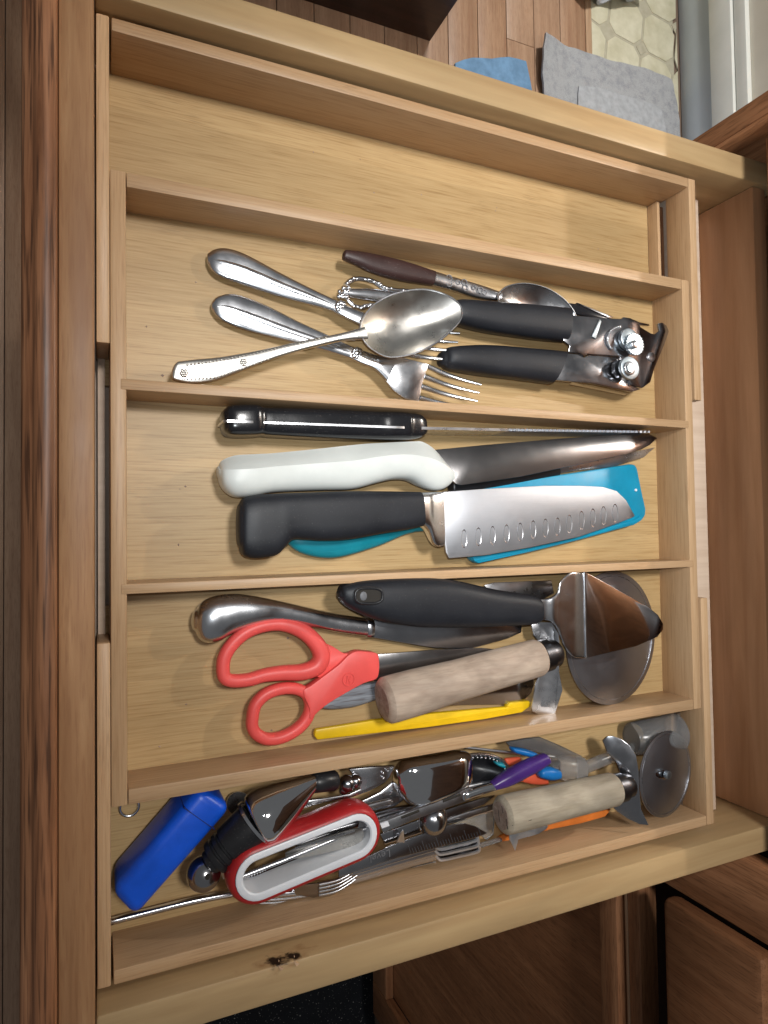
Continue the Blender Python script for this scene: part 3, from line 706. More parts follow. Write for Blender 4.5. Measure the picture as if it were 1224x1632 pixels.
of = thing('ornate_fork', P(600, 470, CF), 'ornate pierced silver handle poking out from under the big spoon', 'fork')
zo = -0.0225
loft('handle', [(548, 458, 553, 473, zo, 0.0022), (562, 460, 565, 476, zo, 0.0024), (590, 460, 592, 480, zo, 0.0026), (620, 464, 622, 484, zo, 0.0022), (660, 473, 660, 486, zo, 0.0018), (720, 480, 720, 492, zo - 0.002, 0.0016)], M['steel'], of, e=2.2, caps=(0.001, 0.001))
for k, pth in enumerate(([(550, 455), (558, 448), (568, 444.5), (580, 445), (596, 449), (606, 456), (616, 460), (632, 463), (650, 464)],
                         [(550, 474), (557, 482), (564, 488), (575, 490.5), (586, 488), (596, 487), (612, 488), (635, 489)])):
    pp = [P(u, v, zo) for u, v in cr(pth, 4)]
    tube('scroll_rim', pp, 0.0017, M['steel'], of, n=8)
    for i in range(2, len(pp), 2):
        ball('bead', pp[i] + Vector((random.uniform(-.0006, .0006), random.uniform(-.0006, .0006), 0.0008)), random.uniform(0.0010, 0.0017), M['steel'], of, sz=0.8, seg=8)
for i in range(16):
    ball('bead', P(547 + random.uniform(-8, 9), 465 + random.uniform(-9, 9), zo + 0.0012), random.uniform(0.0012, 0.002), M['steel'], of, seg=8)

# can opener
op = thing('can_opener', P(900, 550, CF), 'manual can opener with two black grip handles and geared wheels', 'can opener')
zp = -0.010
loft('grip', [(716, 484, 718, 512, -0.018, 0.007), (731, 479, 733, 519, -0.017, 0.0085), (769, 481, 769, 528, -0.0165, 0.009), (813, 484, 813, 535, -0.016, 0.009), (860, 488, 858, 541, -0.0155, 0.009), (903, 492, 900, 545, -0.0145, 0.0085)], M['black_rub'], op, e=2.8, caps=(0.004, 0.001))
loft('grip', [(706, 560, 707, 584, -0.019, 0.006), (716, 554, 719, 590, -0.018, 0.0085), (769, 551, 765, 598, -0.017, 0.009), (831, 555, 825, 605, -0.016, 0.009), (898, 561, 877, 612, -0.015, 0.0085)], M['black_rub'], op, e=2.8, caps=(0.004, 0.001))
up = [(902, 496), (917, 502.5), (971, 507), (991, 508), (994, 505), (1004, 506.5), (1019, 513), (1035, 516.5), (1036, 519), (1020, 517.5), (1021, 521), (1037, 530.5), (1043, 532.5), (1051, 527), (1048.5, 515.5),
      (1056, 513.5), (1063, 519), (1066.5, 528), (1060, 547), (1043, 588), (1037, 609), (1024, 618.5), (1006, 613), (990, 568), (936, 564), (931, 568), (924, 563), (906, 561), (908, 550), (898, 543)]
plate('upper_jaw', [(u, v, zp + 0.0012 + (u - 980) * 0.00002) for u, v in up], 0.0022, M['steel_dark'], op, bev=0.0006)
lo = [(906, 562.5), (924, 564.5), (931, 569.5), (938, 565.5), (989, 569), (1004, 612), (1022, 620), (1007, 624.5), (985, 620), (945, 611), (885, 606), (891, 584), (895, 568)]
plate('lower_jaw', [(u, v, zp + (u - 980) * 0.00002) for u, v in lo], 0.0024, M['steel_dark'], op, bev=0.0006)
plate('flange', [(908, 612, zp - 0.004), (912, 609, zp - 0.002), (1000, 627, zp - 0.002), (997, 630, zp - 0.006)], 0.001, M['steel_dark'], op)
plate('turning_key', [(907, 482, -0.020), (921, 484, -0.020), (975, 506, -0.018), (966, 510, -0.018), (915, 500, -0.020)], 0.004, M['black_gloss'], op, bev=0.001)
plate('turning_key', [(919, 482, -0.019), (923, 483, -0.019), (978, 505, -0.0172), (973, 507, -0.0172)], 0.002, M['steel_soft'], op, bev=0.0005)
plate('slot', [(950, 521, zp + 0.0016), (956, 508, zp + 0.0016), (959, 512, zp + 0.0016), (950, 540, zp + 0.0016), (944, 536, zp + 0.0016)], 0.0012, M['zinc'], op, bev=0.0004)
for (u, v, r, zz_, th, tee, mt) in ((1001, 541, 17, zp + 0.004, 0.004, 0, 'zinc'), (1010.5, 549, 17.5, zp + 0.0085, 0.0026, 22, 'zinc'), (1010.5, 549, 6.5, zp + 0.0110, 0.0028, 0, 'steel'),
                            (988, 588, 15, zp + 0.003, 0.003, 16, 'steel_dark'), (1002.5, 587, 18.5, zp + 0.0085, 0.0030, 0, 'zinc'), (1003, 587, 11, zp + 0.0110, 0.0022, 0, 'steel_soft'), (1004, 587, 7, zp + 0.0128, 0.0022, 6, 'zinc'),
                            (1037.5, 569, 7.5, zp + 0.0022, 0.0022, 0, 'steel_soft')):
    rad = (P(u, v + r, zz_) - P(u, v, zz_)).length
    disc('wheel' if r > 10 else 'rivet', P(u, v, zz_), Vector((-0.03, 0.02, 1)), rad, th, M[mt], op, n=88 if tee else 40, bev=0.0 if tee else 0.0007, teeth=tee, depth=rad * 0.09)
for i in range(15):
    a = math.pi * (0.75 + 0.75 * i / 14); c = (988, 541)
    ball('tooth', P(c[0] + 20*math.cos(a), c[1] + 20*math.sin(a), zp + 0.0022), 0.0011, M['steel'], op, seg=6)

# ------------------------------------------------------------------ third compartment: knives
bk_ = thing('bread_knife', P(520, 680, CF), 'black handled serrated knife standing on edge beside the divider', 'knife')
zk = -0.012
hst = []
for (u, v0, v1, hh) in ((355, 655, 690, 0.0090), (362, 649.5, 695, 0.0118), (380, 647.5, 696.5, 0.0128), (400, 647.8, 696, 0.0128), (408, 648.5, 695.5, 0.0120), (416, 651, 694.5, 0.0104), (430, 652, 696, 0.0104), (514, 654, 700, 0.0108), (590, 657.5, 702, 0.0110), (612, 658, 702.4, 0.0120), (630, 658.7, 702.4, 0.0124), (642, 660, 702.4, 0.0124), (647, 660.4, 702.2, 0.0116), (662, 662.5, 700, 0.0104), (671, 669, 694.5, 0.0085)):
    hst.append((u, v0, u + 1.5, v1, zk - 0.003, hh))
loft('handle', hst, M['black_gloss'], bk_, e=4.2, caps=(0.0012, 0.0008), n=36, smooth=35)
def vplate(name, top, zb, th, mat, parent):     # vertical sheet seen from above: list of (u,v,z) along the top edge
    pts = [P(*t) for t in top]; n = len(pts)
    d = (pts[-1] - pts[0]); side = Vector((-d.y, d.x, 0)).normalized() * th / 2
    vs = [p + side for p in pts] + [p - side for p in pts] + [Vector((p.x, p.y, zb)) + side for p in pts] + [Vector((p.x, p.y, zb)) - side for p in pts]
    fs = []
    for i in range(n - 1):
        fs += [(i, i+1, n+i+1, n+i), (i, 2*n+i, 2*n+i+1, i+1), (n+i, n+i+1, 3*n+i+1, 3*n+i), (2*n+i, 3*n+i, 3*n+i+1, 2*n+i+1)]
    fs += [(0, n, 3*n, 2*n), (n-1, 3*n-1, 4*n-1, 2*n-1)]
    return mk(name, vs, fs, mat, parent, 25)
zt = -0.0052
vplate('tang', [(356, 670.8, -0.0042), (362, 671, -0.0025), (380, 671.6, -0.0018), (400, 672.3, -0.0018), (408, 672.6, -0.0026), (416, 673, -0.0042), (430, 673.6, -0.0042), (514, 676.6, -0.0038), (590, 679.4, -0.0036), (612, 680.2, -0.0026), (630, 680.8, -0.0022), (642, 681.2, -0.0022), (647, 681.4, -0.0030), (662, 681.8, -0.0042), (672, 682, -0.0055)], -0.024, 0.0014, M['steel_soft'], bk_)
vplate('blade', [(672, 682.2, -0.004), (810, 685, -0.004)], -0.030, 0.0018, M['steel_soft'], bk_)
ser = []
for i in range(71):
    u = 810 + (1036 - 810) * i / 70; ser.append((u, 685 + (u - 810) * 0.014, -0.004 - (0.0016 if i % 2 else 0) - (0.006 if u > 1020 else 0) * (u - 1020) / 16))
vplate('serrated_edge', ser, -0.0298, 0.0016, M['blade'], bk_)

wk = thing('chef_knife', P(520, 750, CF), 'chef knife with a white moulded handle and dark reflecting blade', 'knife')
loft('handle', [(349, 744, 349, 762, -0.016, 0.006), (354, 734, 355, 779, -0.015, 0.010), (374, 726, 372, 792, -0.0145, 0.0125), (402, 724, 398, 792, -0.0145, 0.0130), (432, 722.5, 430, 785.5, -0.0145, 0.0118), (470, 719, 470, 783, -0.0145, 0.0110),
                (514, 714.5, 514, 781.5, -0.014, 0.0110), (555, 710, 560, 780, -0.014, 0.0112), (587, 707, 596, 771, -0.0135, 0.0115), (615, 705.5, 624, 765, -0.0135, 0.0118), (640, 704.2, 648, 766, -0.0135, 0.0122), (660, 703.5, 668, 775, -0.0135, 0.0118),
                (673, 704, 686, 781.5, -0.0135, 0.0105), (690, 714, 701, 781, -0.013, 0.009), (705, 730, 712, 775, -0.013, 0.0078), (717, 746, 719, 767, -0.013, 0.006)], M['white'], wk, e=2.6, n=40, caps=(0.002, 0.001), ridge=-0.25, smooth=28)
bl = [(690, 717), (773, 709), (886, 699.5), (998, 691), (1022, 690), (1036, 692), (1048, 698), (1036, 709), (1022, 716.5), (998, 724), (923, 740), (829, 760), (760, 770), (735, 773.5), (726, 771), (719, 762)]
def zbl(u): return -0.0125 + (u - 700) * 0.000026
plate('blade', [(u, v, zbl(u) + 0.0035 * ((v - 730) / 40)) for u, v in bl], 0.0018, M['blade_dull'], wk, bev=0.0003)
pk = thing('paring_knife', P(980, 730, CF), 'small paring knife blade tip showing beneath the white handled knife', 'knife')
pbl = plate('blade', [(880, 744, -0.026), (925, 733, -0.026), (1000, 722, -0.026), (1044, 713, -0.026), (1026, 729, -0.026), (975, 744, -0.026), (925, 749, -0.026), (880, 756, -0.026)], 0.0016, M['steel_soft'], pk, bev=0.0003)
loft('handle', [(720, 762, 722, 790, -0.024, 0.005), (800, 750, 803, 776, -0.024, 0.006), (885, 742, 887, 760, -0.024, 0.005)], M['black'], pk, e=2.6, caps=(0.003, 0.002))

tk = thing('sheathed_knife', P(760, 850, CF), 'teal handled knife in a bright teal plastic sheath under the black handled knife', 'knife')
loft('handle', [(452, 846, 456, 864, -0.025, 0.003), (470, 836, 476, 880, -0.024, 0.005), (505, 828, 514, 889.5, -0.024, 0.0058), (545, 826, 551, 886, -0.024, 0.0058), (600, 824, 606, 869, -0.024, 0.0052), (660, 820, 661, 848, -0.024, 0.0046), (740, 812, 745, 846, -0.024, 0.004)], M['teal_dk'], tk, e=2.4, caps=(0.003, 0.001))
sh = [(728, 786), (848, 763), (923, 752), (1004, 739.5), (1012, 740), (1016, 745), (1023, 780), (1030, 812), (1029, 822), (1023, 830), (1012, 836.5), (923, 861), (848, 879.5), (763, 898.5), (753, 893), (745, 860)]
zs = -0.0195
she = plate('sheath', [(u, v, zs) for u, v in sh], 0.0080, M['teal'], tk, bev=0.0016)
plate('seam', [(753, 887, zs + 0.0010), (848, 869, zs + 0.0010), (923, 851, zs + 0.0010), (1010, 829, zs + 0.0010), (1022, 822, zs + 0.0010), (1024, 826, zs + 0.0010), (1013, 834, zs + 0.0010), (923, 859, zs + 0.0010), (848, 877, zs + 0.0010), (757, 895, zs + 0.0010)], 0.0016, M['teal'], she, bev=0.0005)
disc('rivet_hole', P(1013, 781, zs + 0.0004), Z, 0.0011, 0.0012, M['white_cool'], she, n=16)

sk = thing('santoku_knife', P(540, 830, CF), 'santoku knife with black handle, steel bolster and dimpled blade', 'knife')
zsn = -0.0085
loft('handle', [(382, 803, 382, 872, zsn, 0.0070), (388, 793.5, 387, 885, zsn, 0.0088), (404, 789, 402, 890, zsn, 0.0098), (422, 787.5, 422, 888.5, zsn, 0.0100), (437, 786.8, 440, 884, zsn, 0.0100), (450, 786.3, 452, 872, zsn, 0.0100), (462, 786, 464, 860.5, zsn, 0.0098), (480, 785.3, 486, 860.5, zsn, 0.0096),
                (514, 784, 514, 862, zsn, 0.0096), (550, 783, 553, 860, zsn, 0.0096), (600, 783, 604, 851, zsn, 0.0092), (640, 783.6, 645, 844.5, zsn, 0.0086), (667, 784.2, 671, 839, zsn, 0.0080)], M['black_rub'], sk, e=3.4, n=32, caps=(0.002, 0.0))
loft('bolster', [(667, 785, 671, 839, zsn, 0.0074), (678, 784.7, 679, 847, zsn, 0.0062), (686, 784.2, 688, 866, zsn, 0.0046), (696, 784, 698, 872, zsn, 0.0030), (706, 784, 708, 869, zsn, 0.0016)], M['steel'], sk, e=3.4, n=28)
sbl = [(704, 784), (773, 779), (867, 774), (923, 774), (961, 776), (983, 782.5), (998, 797), (1012, 822), (1008, 825), (979, 836), (923, 855.5), (848, 872), (773, 885), (716, 890), (711, 880), (706, 840)]
zbs = -0.0080
sb = plate('blade', [(u, v, zbs) for u, v in sbl], 0.0020, M['blade'], sk, bev=0.0004)
for X, Y in zip((212, 273, 333, 392, 450, 505, 557, 608, 658, 710, 758, 803, 852), (528, 520, 514, 507, 500, 490, 483, 478, 465, 450, 440, 430, 420)):
    u, v = 660 + X / 2.66, 660 + Y / 2.66
    ol_ = [(u + 4.6*math.cos(a), v + 15*math.sin(a), zbs + 0.0001) for a in [i*math.pi/8 for i in range(16)]]
    bowl('dimple', ol_, 0.0005, M['steel'], sb, 0.0001, nr=4, n=1)

# ------------------------------------------------------------------ fourth compartment
bt = thing('butter_knife', P(450, 980, CF), 'silver table knife with a fat hollow pistol handle above the red scissors', 'knife')
loft('handle', [(313, 972, 311, 1006, -0.022, 0.0050), (322, 959, 318, 1019, -0.0215, 0.0075), (340, 950.5, 332, 1025, -0.021, 0.0088), (362, 947, 350, 1021, -0.021, 0.0088), (385, 947, 372, 1008, -0.021, 0.0085), (418, 952, 405, 996, -0.021, 0.0078), (450, 958.5, 440, 991.5, -0.0215, 0.0068),
                (495, 968.5, 492, 999, -0.022, 0.0062), (540, 978.5, 538, 1008, -0.0225, 0.0060), (584, 985, 583, 1014, -0.0225, 0.0056)], M['steel'], bt, e=2.2, n=28, caps=(0.0025, 0.0005))
loft('ferrule', [(583, 983, 582, 1016, -0.0225, 0.0060), (588, 984, 587, 1017, -0.0225, 0.0064), (593, 985.5, 592, 1017, -0.0225, 0.0058)], M['steel'], bt, e=2.4, sub=2)
plate('blade', [(593, 987, -0.0205), (660, 988, -0.0195), (760, 986, -0.0180), (822, 990, -0.017), (832, 997, -0.017), (831, 1008, -0.017), (809, 1018, -0.0175), (746, 1035, -0.019), (694, 1033, -0.0195), (657, 1027, -0.020), (593, 1016, -0.0205)], 0.0018, M['steel_dark'], bt, bev=0.0004)

scs = thing('scissors', P(470, 1080, CF), 'coral red handled scissors with steel blades', 'scissors')
def zz7(X, Y): return (290 + X / 2.72, 890 + Y / 2.72)
r1 = [(178, 490), (183, 430), (215, 375), (270, 325), (340, 295), (420, 285), (490, 300), (550, 335), (592, 385), (603, 430), (580, 470), (520, 492), (440, 495), (360, 505), (290, 525), (225, 530), (190, 520)]
r2 = [(305, 690), (318, 635), (360, 590), (420, 566), (480, 562), (530, 580), (552, 615), (553, 660), (532, 705), (490, 745), (430, 775), (370, 782), (325, 762), (305, 730)]
zsc = -0.0195
p1 = [P(*zz7(*q), zsc) for q in cr(r1, 4, True)]; n_ = len(p1)
tube('finger_loop', p1, [0.0040 + 0.0014 * max(0, math.sin(2*math.pi*(i/n_ - 0.28))) for i in range(n_)], M['coral'], scs, n=14, closed=True, flat=1.15, e=2.6)
p2 = [P(*zz7(*q), zsc) for q in cr(r2, 4, True)]
tube('thumb_loop', p2, 0.0037, M['coral'], scs, n=14, closed=True, flat=1.2, e=2.6)
arm1 = [(572, 352), (610, 362), (660, 385), (705, 412), (760, 412), (700, 470), (630, 520), (585, 512), (560, 498), (595, 455), (604, 415)]
plate('arm', [(*zz7(*q), zsc + 0.0022) for q in cr(arm1, 3, True)], 0.0058, M['coral'], scs, bev=0.0018)
arm2 = [(525, 578), (560, 552), (610, 515), (680, 462), (725, 418), (760, 402), (800, 404), (846, 412), (856, 440), (856, 490), (843, 524), (790, 542), (720, 580), (640, 628), (590, 668), (556, 700), (552, 650)]
a2 = plate('arm', [(*zz7(*q), zsc + 0.0050) for q in cr(arm2, 3, True)], 0.0080, M['coral'], scs, bev=0.0022)
ec = P(*zz7(723, 525), zsc + 0.0051)
torus('emblem', ec, Z, 0.0040, 0.00035, M['coral'], a2, 28, 6)
for q in ((-0.0014, -0.0020, -0.0010, 0.0022), (-0.0010, 0.0022, 0.0010, -0.0022), (0.0010, -0.0022, 0.0014, 0.0020)):
    tube('emblem', [ec + Vector((q[0], q[1], 0)), ec + Vector((q[2], q[3], 0))], 0.0004, M['coral'], a2, n=6)
plate('blade', [(600, 1043, -0.0175), (690, 1036, -0.0175), (770, 1033, -0.0175), (840, 1040, -0.018), (760, 1056, -0.018), (700, 1064, -0.0175), (602, 1076, -0.0175)], 0.0022, M['blade_dull'], scs, bev=0.0004)
plate('blade', [(596, 1060, -0.0200), (690, 1052, -0.0200), (840, 1046, -0.0205), (700, 1072, -0.0200), (598, 1086, -0.0200)], 0.0022, M['blade_dull'], scs, bev=0.0004)

stk = thing('steak_knife', P(640, 1105, CF), 'knife with a weathered grey wood handle under the red scissors', 'knife')
loft('handle', [(500, 1112, 506, 1124, -0.026, 0.003), (520, 1104, 522, 1130, -0.0255, 0.0042), (560, 1094, 564, 1126, -0.0255, 0.0045), (600, 1086, 604, 1114, -0.0255, 0.0042), (650, 1082, 654, 1110, -0.0255, 0.004)], M['wood_gray'], stk, e=2.6, caps=(0.002, 0.001))
plate('blade', [(640, 1084, -0.0250), (760, 1080, -0.0245), (851, 1083, -0.024), (851, 1092, -0.024), (847, 1104, -0.024), (834, 1117, -0.024), (812, 1122, -0.0243), (720, 1124, -0.0247), (640, 1114, -0.0252)], 0.0016, M['steel_dark'], stk, bev=0.0003)

ye_ = thing('citrus_peeler', P(680, 1150, CF), 'long flat yellow plastic peeler with a hooked end along the tray wall', 'peeler')
plate('body', [(503, 1163, -0.024), (595, 1148, -0.0235), (700, 1136, -0.0235), (808, 1127, -0.023), (814, 1120, -0.0225), (845, 1117, -0.022), (847, 1125, -0.0225), (832, 1136, -0.023), (772, 1147, -0.0235), (680, 1160, -0.024), (547, 1175, -0.0242), (506, 1180, -0.0245), (501, 1173, -0.0245)], 0.0045, M['yellow'], ye_, bev=0.0012)
plate('hook', [(808, 1127, -0.0222), (812, 1120, -0.0222), (818, 1121, -0.0222), (818, 1128, -0.0222)], 0.005, M['yellow'], ye_, bev=0.0008)

def pizza_cutter(label, h0, h1, zc0, zc1, r0, rm, r1, woodm, wheel, guard, ferr, crack=False):
    t = thing('pizza_cutter', P(h0[0], h0[1], CF), label, 'pizza cutter', 'pizza cutters with worn wooden handles')
    a, b = P(*h0, zc0), P(*h1, zc1)
    hd = lathe('handle', a, b, [(0, 0.0005), (0.0, r0*0.70), (0.006, r0*0.86), (0.025, r0*0.985), (0.06, r0), (0.2, r0*0.995), (0.45, rm), (0.7, (rm+r1)/2), (0.9, r1), (0.975, r1*0.99), (0.992, r1*0.93), (1.0, r1*0.8), (1.0, 0.0005)], woodm, t, n=36, smooth=35)
    dq = (b - a).normalized()
    disc('end_grain', a - dq*0.00008, -dq, r0*0.70, 0.0002, M['endgrain'], hd, n=32)
    if crack:
        d = (b - a).normalized(); s, u = frame(d)
        for k, (x, y, L) in enumerate(((0.2, 0.5, 0.5), (0.05, -0.25, 0.6), (-0.4, 0.1, 0.35))):
            p0 = a + s * (x - L/2) * r0 + u * (y + 0.05) * r0; p1 = a + s * (x + L/2) * r0 + u * (y + 0.15) * r0
            tube('crack', [p0 - d*0.0001, p1 - d*0.0001], 0.00030, M['crack'], hd, n=6)
        q0 = a + d*0.001 + u*r0*0.93 + s*r0*0.2; 
        tube('crack', [a + u*r0*0.5 + s*r0*0.3 - d*0.0001, a + d*0.0015 + u*r0*0.90 + s*r0*0.18, a + d*0.016 + u*r0*0.985 + s*r0*0.08], 0.00028, M['crack'], hd, n=6)
    d = (b - a).normalized()
    lathe('ferrule', b, b + d*ferr[0], [(0, r1*0.88), (0.45, r1*0.86), (0.5, r1*0.74), (0.9, r1*0.70), (1, r1*0.6), (1, 0.0005)], M['ferrule'], t)
    return t, b, d
p1c, b1, dd1 = pizza_cutter('pinkish worn wooden handled pizza cutter with its wheel under the cake server',
    (609, 1118), (860, 1047), -0.006, -0.008, 0.0150, 0.0137, 0.0134, M['wood_h'], None, None, (0.016, 0))
plate('guard', [(u, v, z - 0.005) for u, v, z in [(846, 990, -0.012), (880, 992, -0.010), (890, 1010, -0.006), (892, 1024, -0.004), (891, 1070, -0.002), (897, 1100, -0.004), (885, 1137, -0.012), (873, 1141, -0.013), (858, 1139, -0.014), (849, 1134, -0.014), (847, 1126, -0.014), (856, 1085, -0.010), (864, 1060, -0.009), (866, 1030, -0.011), (850, 1012, -0.012)]], 0.0012, M['steel_soft'], p1c, bev=0.0003)
def tilted(u, v, z, ry, rx=0.0):
    return (Euler((rx, ry, 0)).to_matrix() @ Vector((0, 0, 1)))
def fit_tilt(u, v, z, rad_px, half_px):     # lean of a disc about y that gives its measured width in the photo
    best = None
    R_ = (P(u, v + rad_px, z) - P(u, v - rad_px, z)).length / 2; c = P(u, v, z)
    for k in range(-20, 61):
        t = math.radians(k); e1 = c + Vector((math.cos(t), 0, -math.sin(t))) * R_; e0 = c - Vector((math.cos(t), 0, -math.sin(t))) * R_
        w_ = []
        for e in (e0, e1):
            q = RM.transposed() @ (e - CAM); w_.append(F_PX * q.x / -q.z)
        d_ = abs((w_[1] - w_[0]) / 2 - half_px)
        if best is None or d_ < best[0]: best = (d_, t)
    return best[1]
tw1 = fit_tilt(976, 1016, -0.017, 106, 70)
wn = tilted(0, 0, 0, tw1)
wc = P(976, 1016, -0.017)
rw = (P(976, 1016 + 106, -0.017) - P(976, 1016 - 106, -0.017)).length / 2
wh = disc('wheel', wc, wn, rw, 0.0012, M['satin_dark'], p1c, n=72, bev=0.0003)
torus('wheel_bevel', wc + wn*0.0006, wn, rw*0.93, 0.0003, M['steel_soft'], wh, 60, 6)
s_, u_ = frame(wn)
for (du, dv, r) in ((-0.010, -0.018, 0.0046), (0.006, -0.017, 0.0040)):
    torus('etched_mark', P(970, 1016, -0.017) + Vector((du, dv, -du*math.tan(tw1) + 0.0009)), wn, r, 0.0002, M['etch_l'], wh, 24, 5)
for k in range(8):
    q = Vector((-0.012 + 0.003*k, -0.024 + 0.001*math.sin(k), 0)); q.z = -q.x*math.tan(tw1) + 0.0009
    torus('etched_mark', P(970, 1016, -0.017) + q, wn, 0.0008, 0.00016, M['etch_l'], wh, 10, 5)

hid = thing('spreader', P(820, 940, CF), 'flat steel spreader end hidden beneath the black handled cake server', 'spreader')
plate('blade', [(772, 933, -0.022), (787, 928.5, -0.022), (879, 925, -0.020), (883, 945, -0.020), (860, 958, -0.021), (790, 955, -0.022)], 0.0015, M['steel_soft'], hid, bev=0.0003)
loft('handle', [(640, 945, 640, 965, -0.024, 0.003), (720, 940, 720, 962, -0.024, 0.003), (785, 936, 785, 956, -0.0235, 0.0015)], M['steel_soft'], hid, e=2.6, caps=(0.002, 0.0))

cs = thing('cake_server', P(700, 960, CF), 'cake server with a black rubber handle and mirror steel triangular blade', 'cake server')
zc = -0.0035
hcs = loft('handle', [(541, 940, 541, 954, zc, 0.0045), (545, 932, 546, 962, zc, 0.0070), (566, 925.5, 566, 975, zc, 0.0095), (602, 922, 603, 989, zc, 0.0108), (657, 920, 657, 998.5, zc, 0.0115), (700, 921, 700, 1000, zc, 0.0115), (740, 928, 740, 1000, zc, 0.0110), (790, 939.5, 790, 998, zc, 0.0100), (842, 947.5, 842, 995.5, zc, 0.0088), (856, 953, 857, 990, zc, 0.0078)],
     M['black_rub'], cs, e=2.7, n=28, caps=(0.0015, 0.001))
slot = [(588 + 22*sgn_pow(math.cos(a), 0.7), 949.5 + 12.5*sgn_pow(math.sin(a), 0.7), zc + 0.0098) for a in [i*math.pi/10 for i in range(20)]]
slot = [(u, v, zc + 0.0111) for u, v, _ in slot]
plate('hanging_slot', slot, 0.0012, M['crack'], hcs)
tube('slot_rim', [P(*q) for q in slot], 0.0009, M['black'], hcs, n=8, closed=True)
ball('foam_bead', P(579, 950, zc + 0.0108), 0.0026, M['etch_s'], hcs, sx=1.0, sy=1.2, sz=0.3, seg=10)
nkz = 0.0005
loft('neck', [(855, 954, 857, 989, -0.002, 0.0025), (868, 954, 868, 988, -0.001, 0.0020), (880, 951, 880, 992, nkz, 0.0016), (889, 942, 888, 1003, nkz, 0.0012), (893, 926, 893, 1015, nkz, 0.0010), (908, 913, 902, 1035, nkz - 0.0005, 0.0009), (918, 911, 915, 1047, nkz - 0.001, 0.0009), (932, 912, 934, 1049, -0.0025, 0.0009)], M['steel'], cs, e=4.0, n=28)
cbl = [(931, 911.5), (937, 914), (965, 929), (993, 945), (1033, 967), (1049, 980), (1057, 994), (1057, 1003), (1048, 1015), (1030, 1023), (1014, 1030), (975, 1039), (934, 1049)]
plate('blade', [(u, v, -0.0022 + 0.00004 * (u - 932)) for u, v in cbl], 0.0012, M['chrome'], cs, bev=0.0003)
tube('blade_step', [P(931, 912, -0.0014), P(932, 980, -0.0012), P(934, 1048, -0.0014)], 0.0008, M['steel'], cs, n=8)
# ------------------------------------------------------------------ fifth compartment: the jumble in the wing
bx = thing('plastic_case', P(270, 1360, WF), 'bright blue plastic case with a snap lid in the tray corner', 'case')
q = [(177, 1424), (320, 1256), (371, 1289), (216, 1466)]
zt_ = -0.0035
A, B, C_, D = [P(u, v, zt_) for u, v in q]
def rbox(name, A, B, C_, D, h, mat, parent, bev):
    vs = [A, B, C_, D] + [p - Z * h for p in (A, B, C_, D)]
    return mk(name, vs, [(0, 1, 2, 3), (7, 6, 5, 4), (0, 4, 5, 1), (1, 5, 6, 2), (2, 6, 7, 3), (3, 7, 4, 0)], mat, parent, 40, bev, 4)
cbody = rbox('case_body', A, B, C_, D, 0.0325, M['blue'], bx, 0.0056)
f = 0.80; g_ = 0.0005 / (B - A).length; xo = (D - A).normalized() * 0.00012
rbox('lid_joint', A.lerp(B, f) - xo + Z*0.00012, A.lerp(B, f + g_) - xo + Z*0.00012, D.lerp(C_, f + g_) + xo + Z*0.00012, D.lerp(C_, f) + xo + Z*0.00012, 0.0325, M['blue_dk'], cbody, 0.0054)

rg1 = torus('split_ring', P(206, 1286, WF + 0.001), Z, 0.0052, 0.0009, M['steel'], None, 36, 8); setp(rg1, 'tiny steel split ring on the tray floor beside the blue case', 'ring')
wsr = bowl('washer_ring', [(381 + 20*math.cos(a), 1281 + 19*math.sin(a), WF + 0.006) for a in [i*math.pi/8 for i in range(16)]], 0.001, M['steel_soft'], None, 0.001, nr=3, n=1); setp(wsr, 'small round steel cap between the blue case and the pourer', 'cap')

bp = thing('bottle_pourer', P(400, 1320, WF), 'chrome bottle pourer with black rubber stopper and steel ball end', 'pourer')
a, b_ = P(333, 1376, -0.010), P(406, 1310, -0.006)
d = (b_ - a).normalized()
ball('ball_end', P(325, 1392, -0.012), 0.0098, M['steel_dark'], bp, seg=32)
disc('ball_hole', P(331, 1397, -0.0026), Vector((-0.25, 0.1, 1)), 0.0014, 0.0022, M['crack'], bp, n=16)
rr = 0.0115
lathe('stopper', a, b_, [(0, 0.0005), (0, rr*0.55), (0.02, rr*0.62), (0.10, rr*0.64), (0.12, rr*0.86), (0.16, rr*0.90), (0.22, rr*0.90), (0.24, rr*0.82), (0.27, rr*0.82), (0.29, rr*0.93), (0.36, rr*0.94), (0.38, rr*0.86), (0.41, rr*0.86), (0.43, rr*0.97), (0.9, rr*1.08), (0.97, rr*1.06), (1.0, rr*0.9), (1.0, 0.0005)], M['black'], bp)
c_ = P(506, 1243, -0.004)
lathe('cone', b_, c_, [(0, 0.0005), (0, rr*1.02), (0.01, rr*1.22), (0.04, rr*1.32), (0.12, rr*1.38), (0.25, rr*1.30), (0.45, rr*1.08), (0.65, rr*0.80), (0.85, rr*0.50), (0.97, rr*0.34), (1, rr*0.28), (1, 0.0005)], M['chrome'], bp, n=36)
tube('seam_band', [b_ - d*0.0010, b_ + d*0.0008], rr*1.24, M['steel'], bp, n=32)
lathe('nozzle', c_ - (c_-b_).normalized()*0.003, P(534, 1243, -0.008), [(0, 0.0005), (0, rr*0.42), (0.1, rr*0.52), (0.9, rr*0.55), (1, rr*0.48), (1, 0.0005)], M['black'], bp)

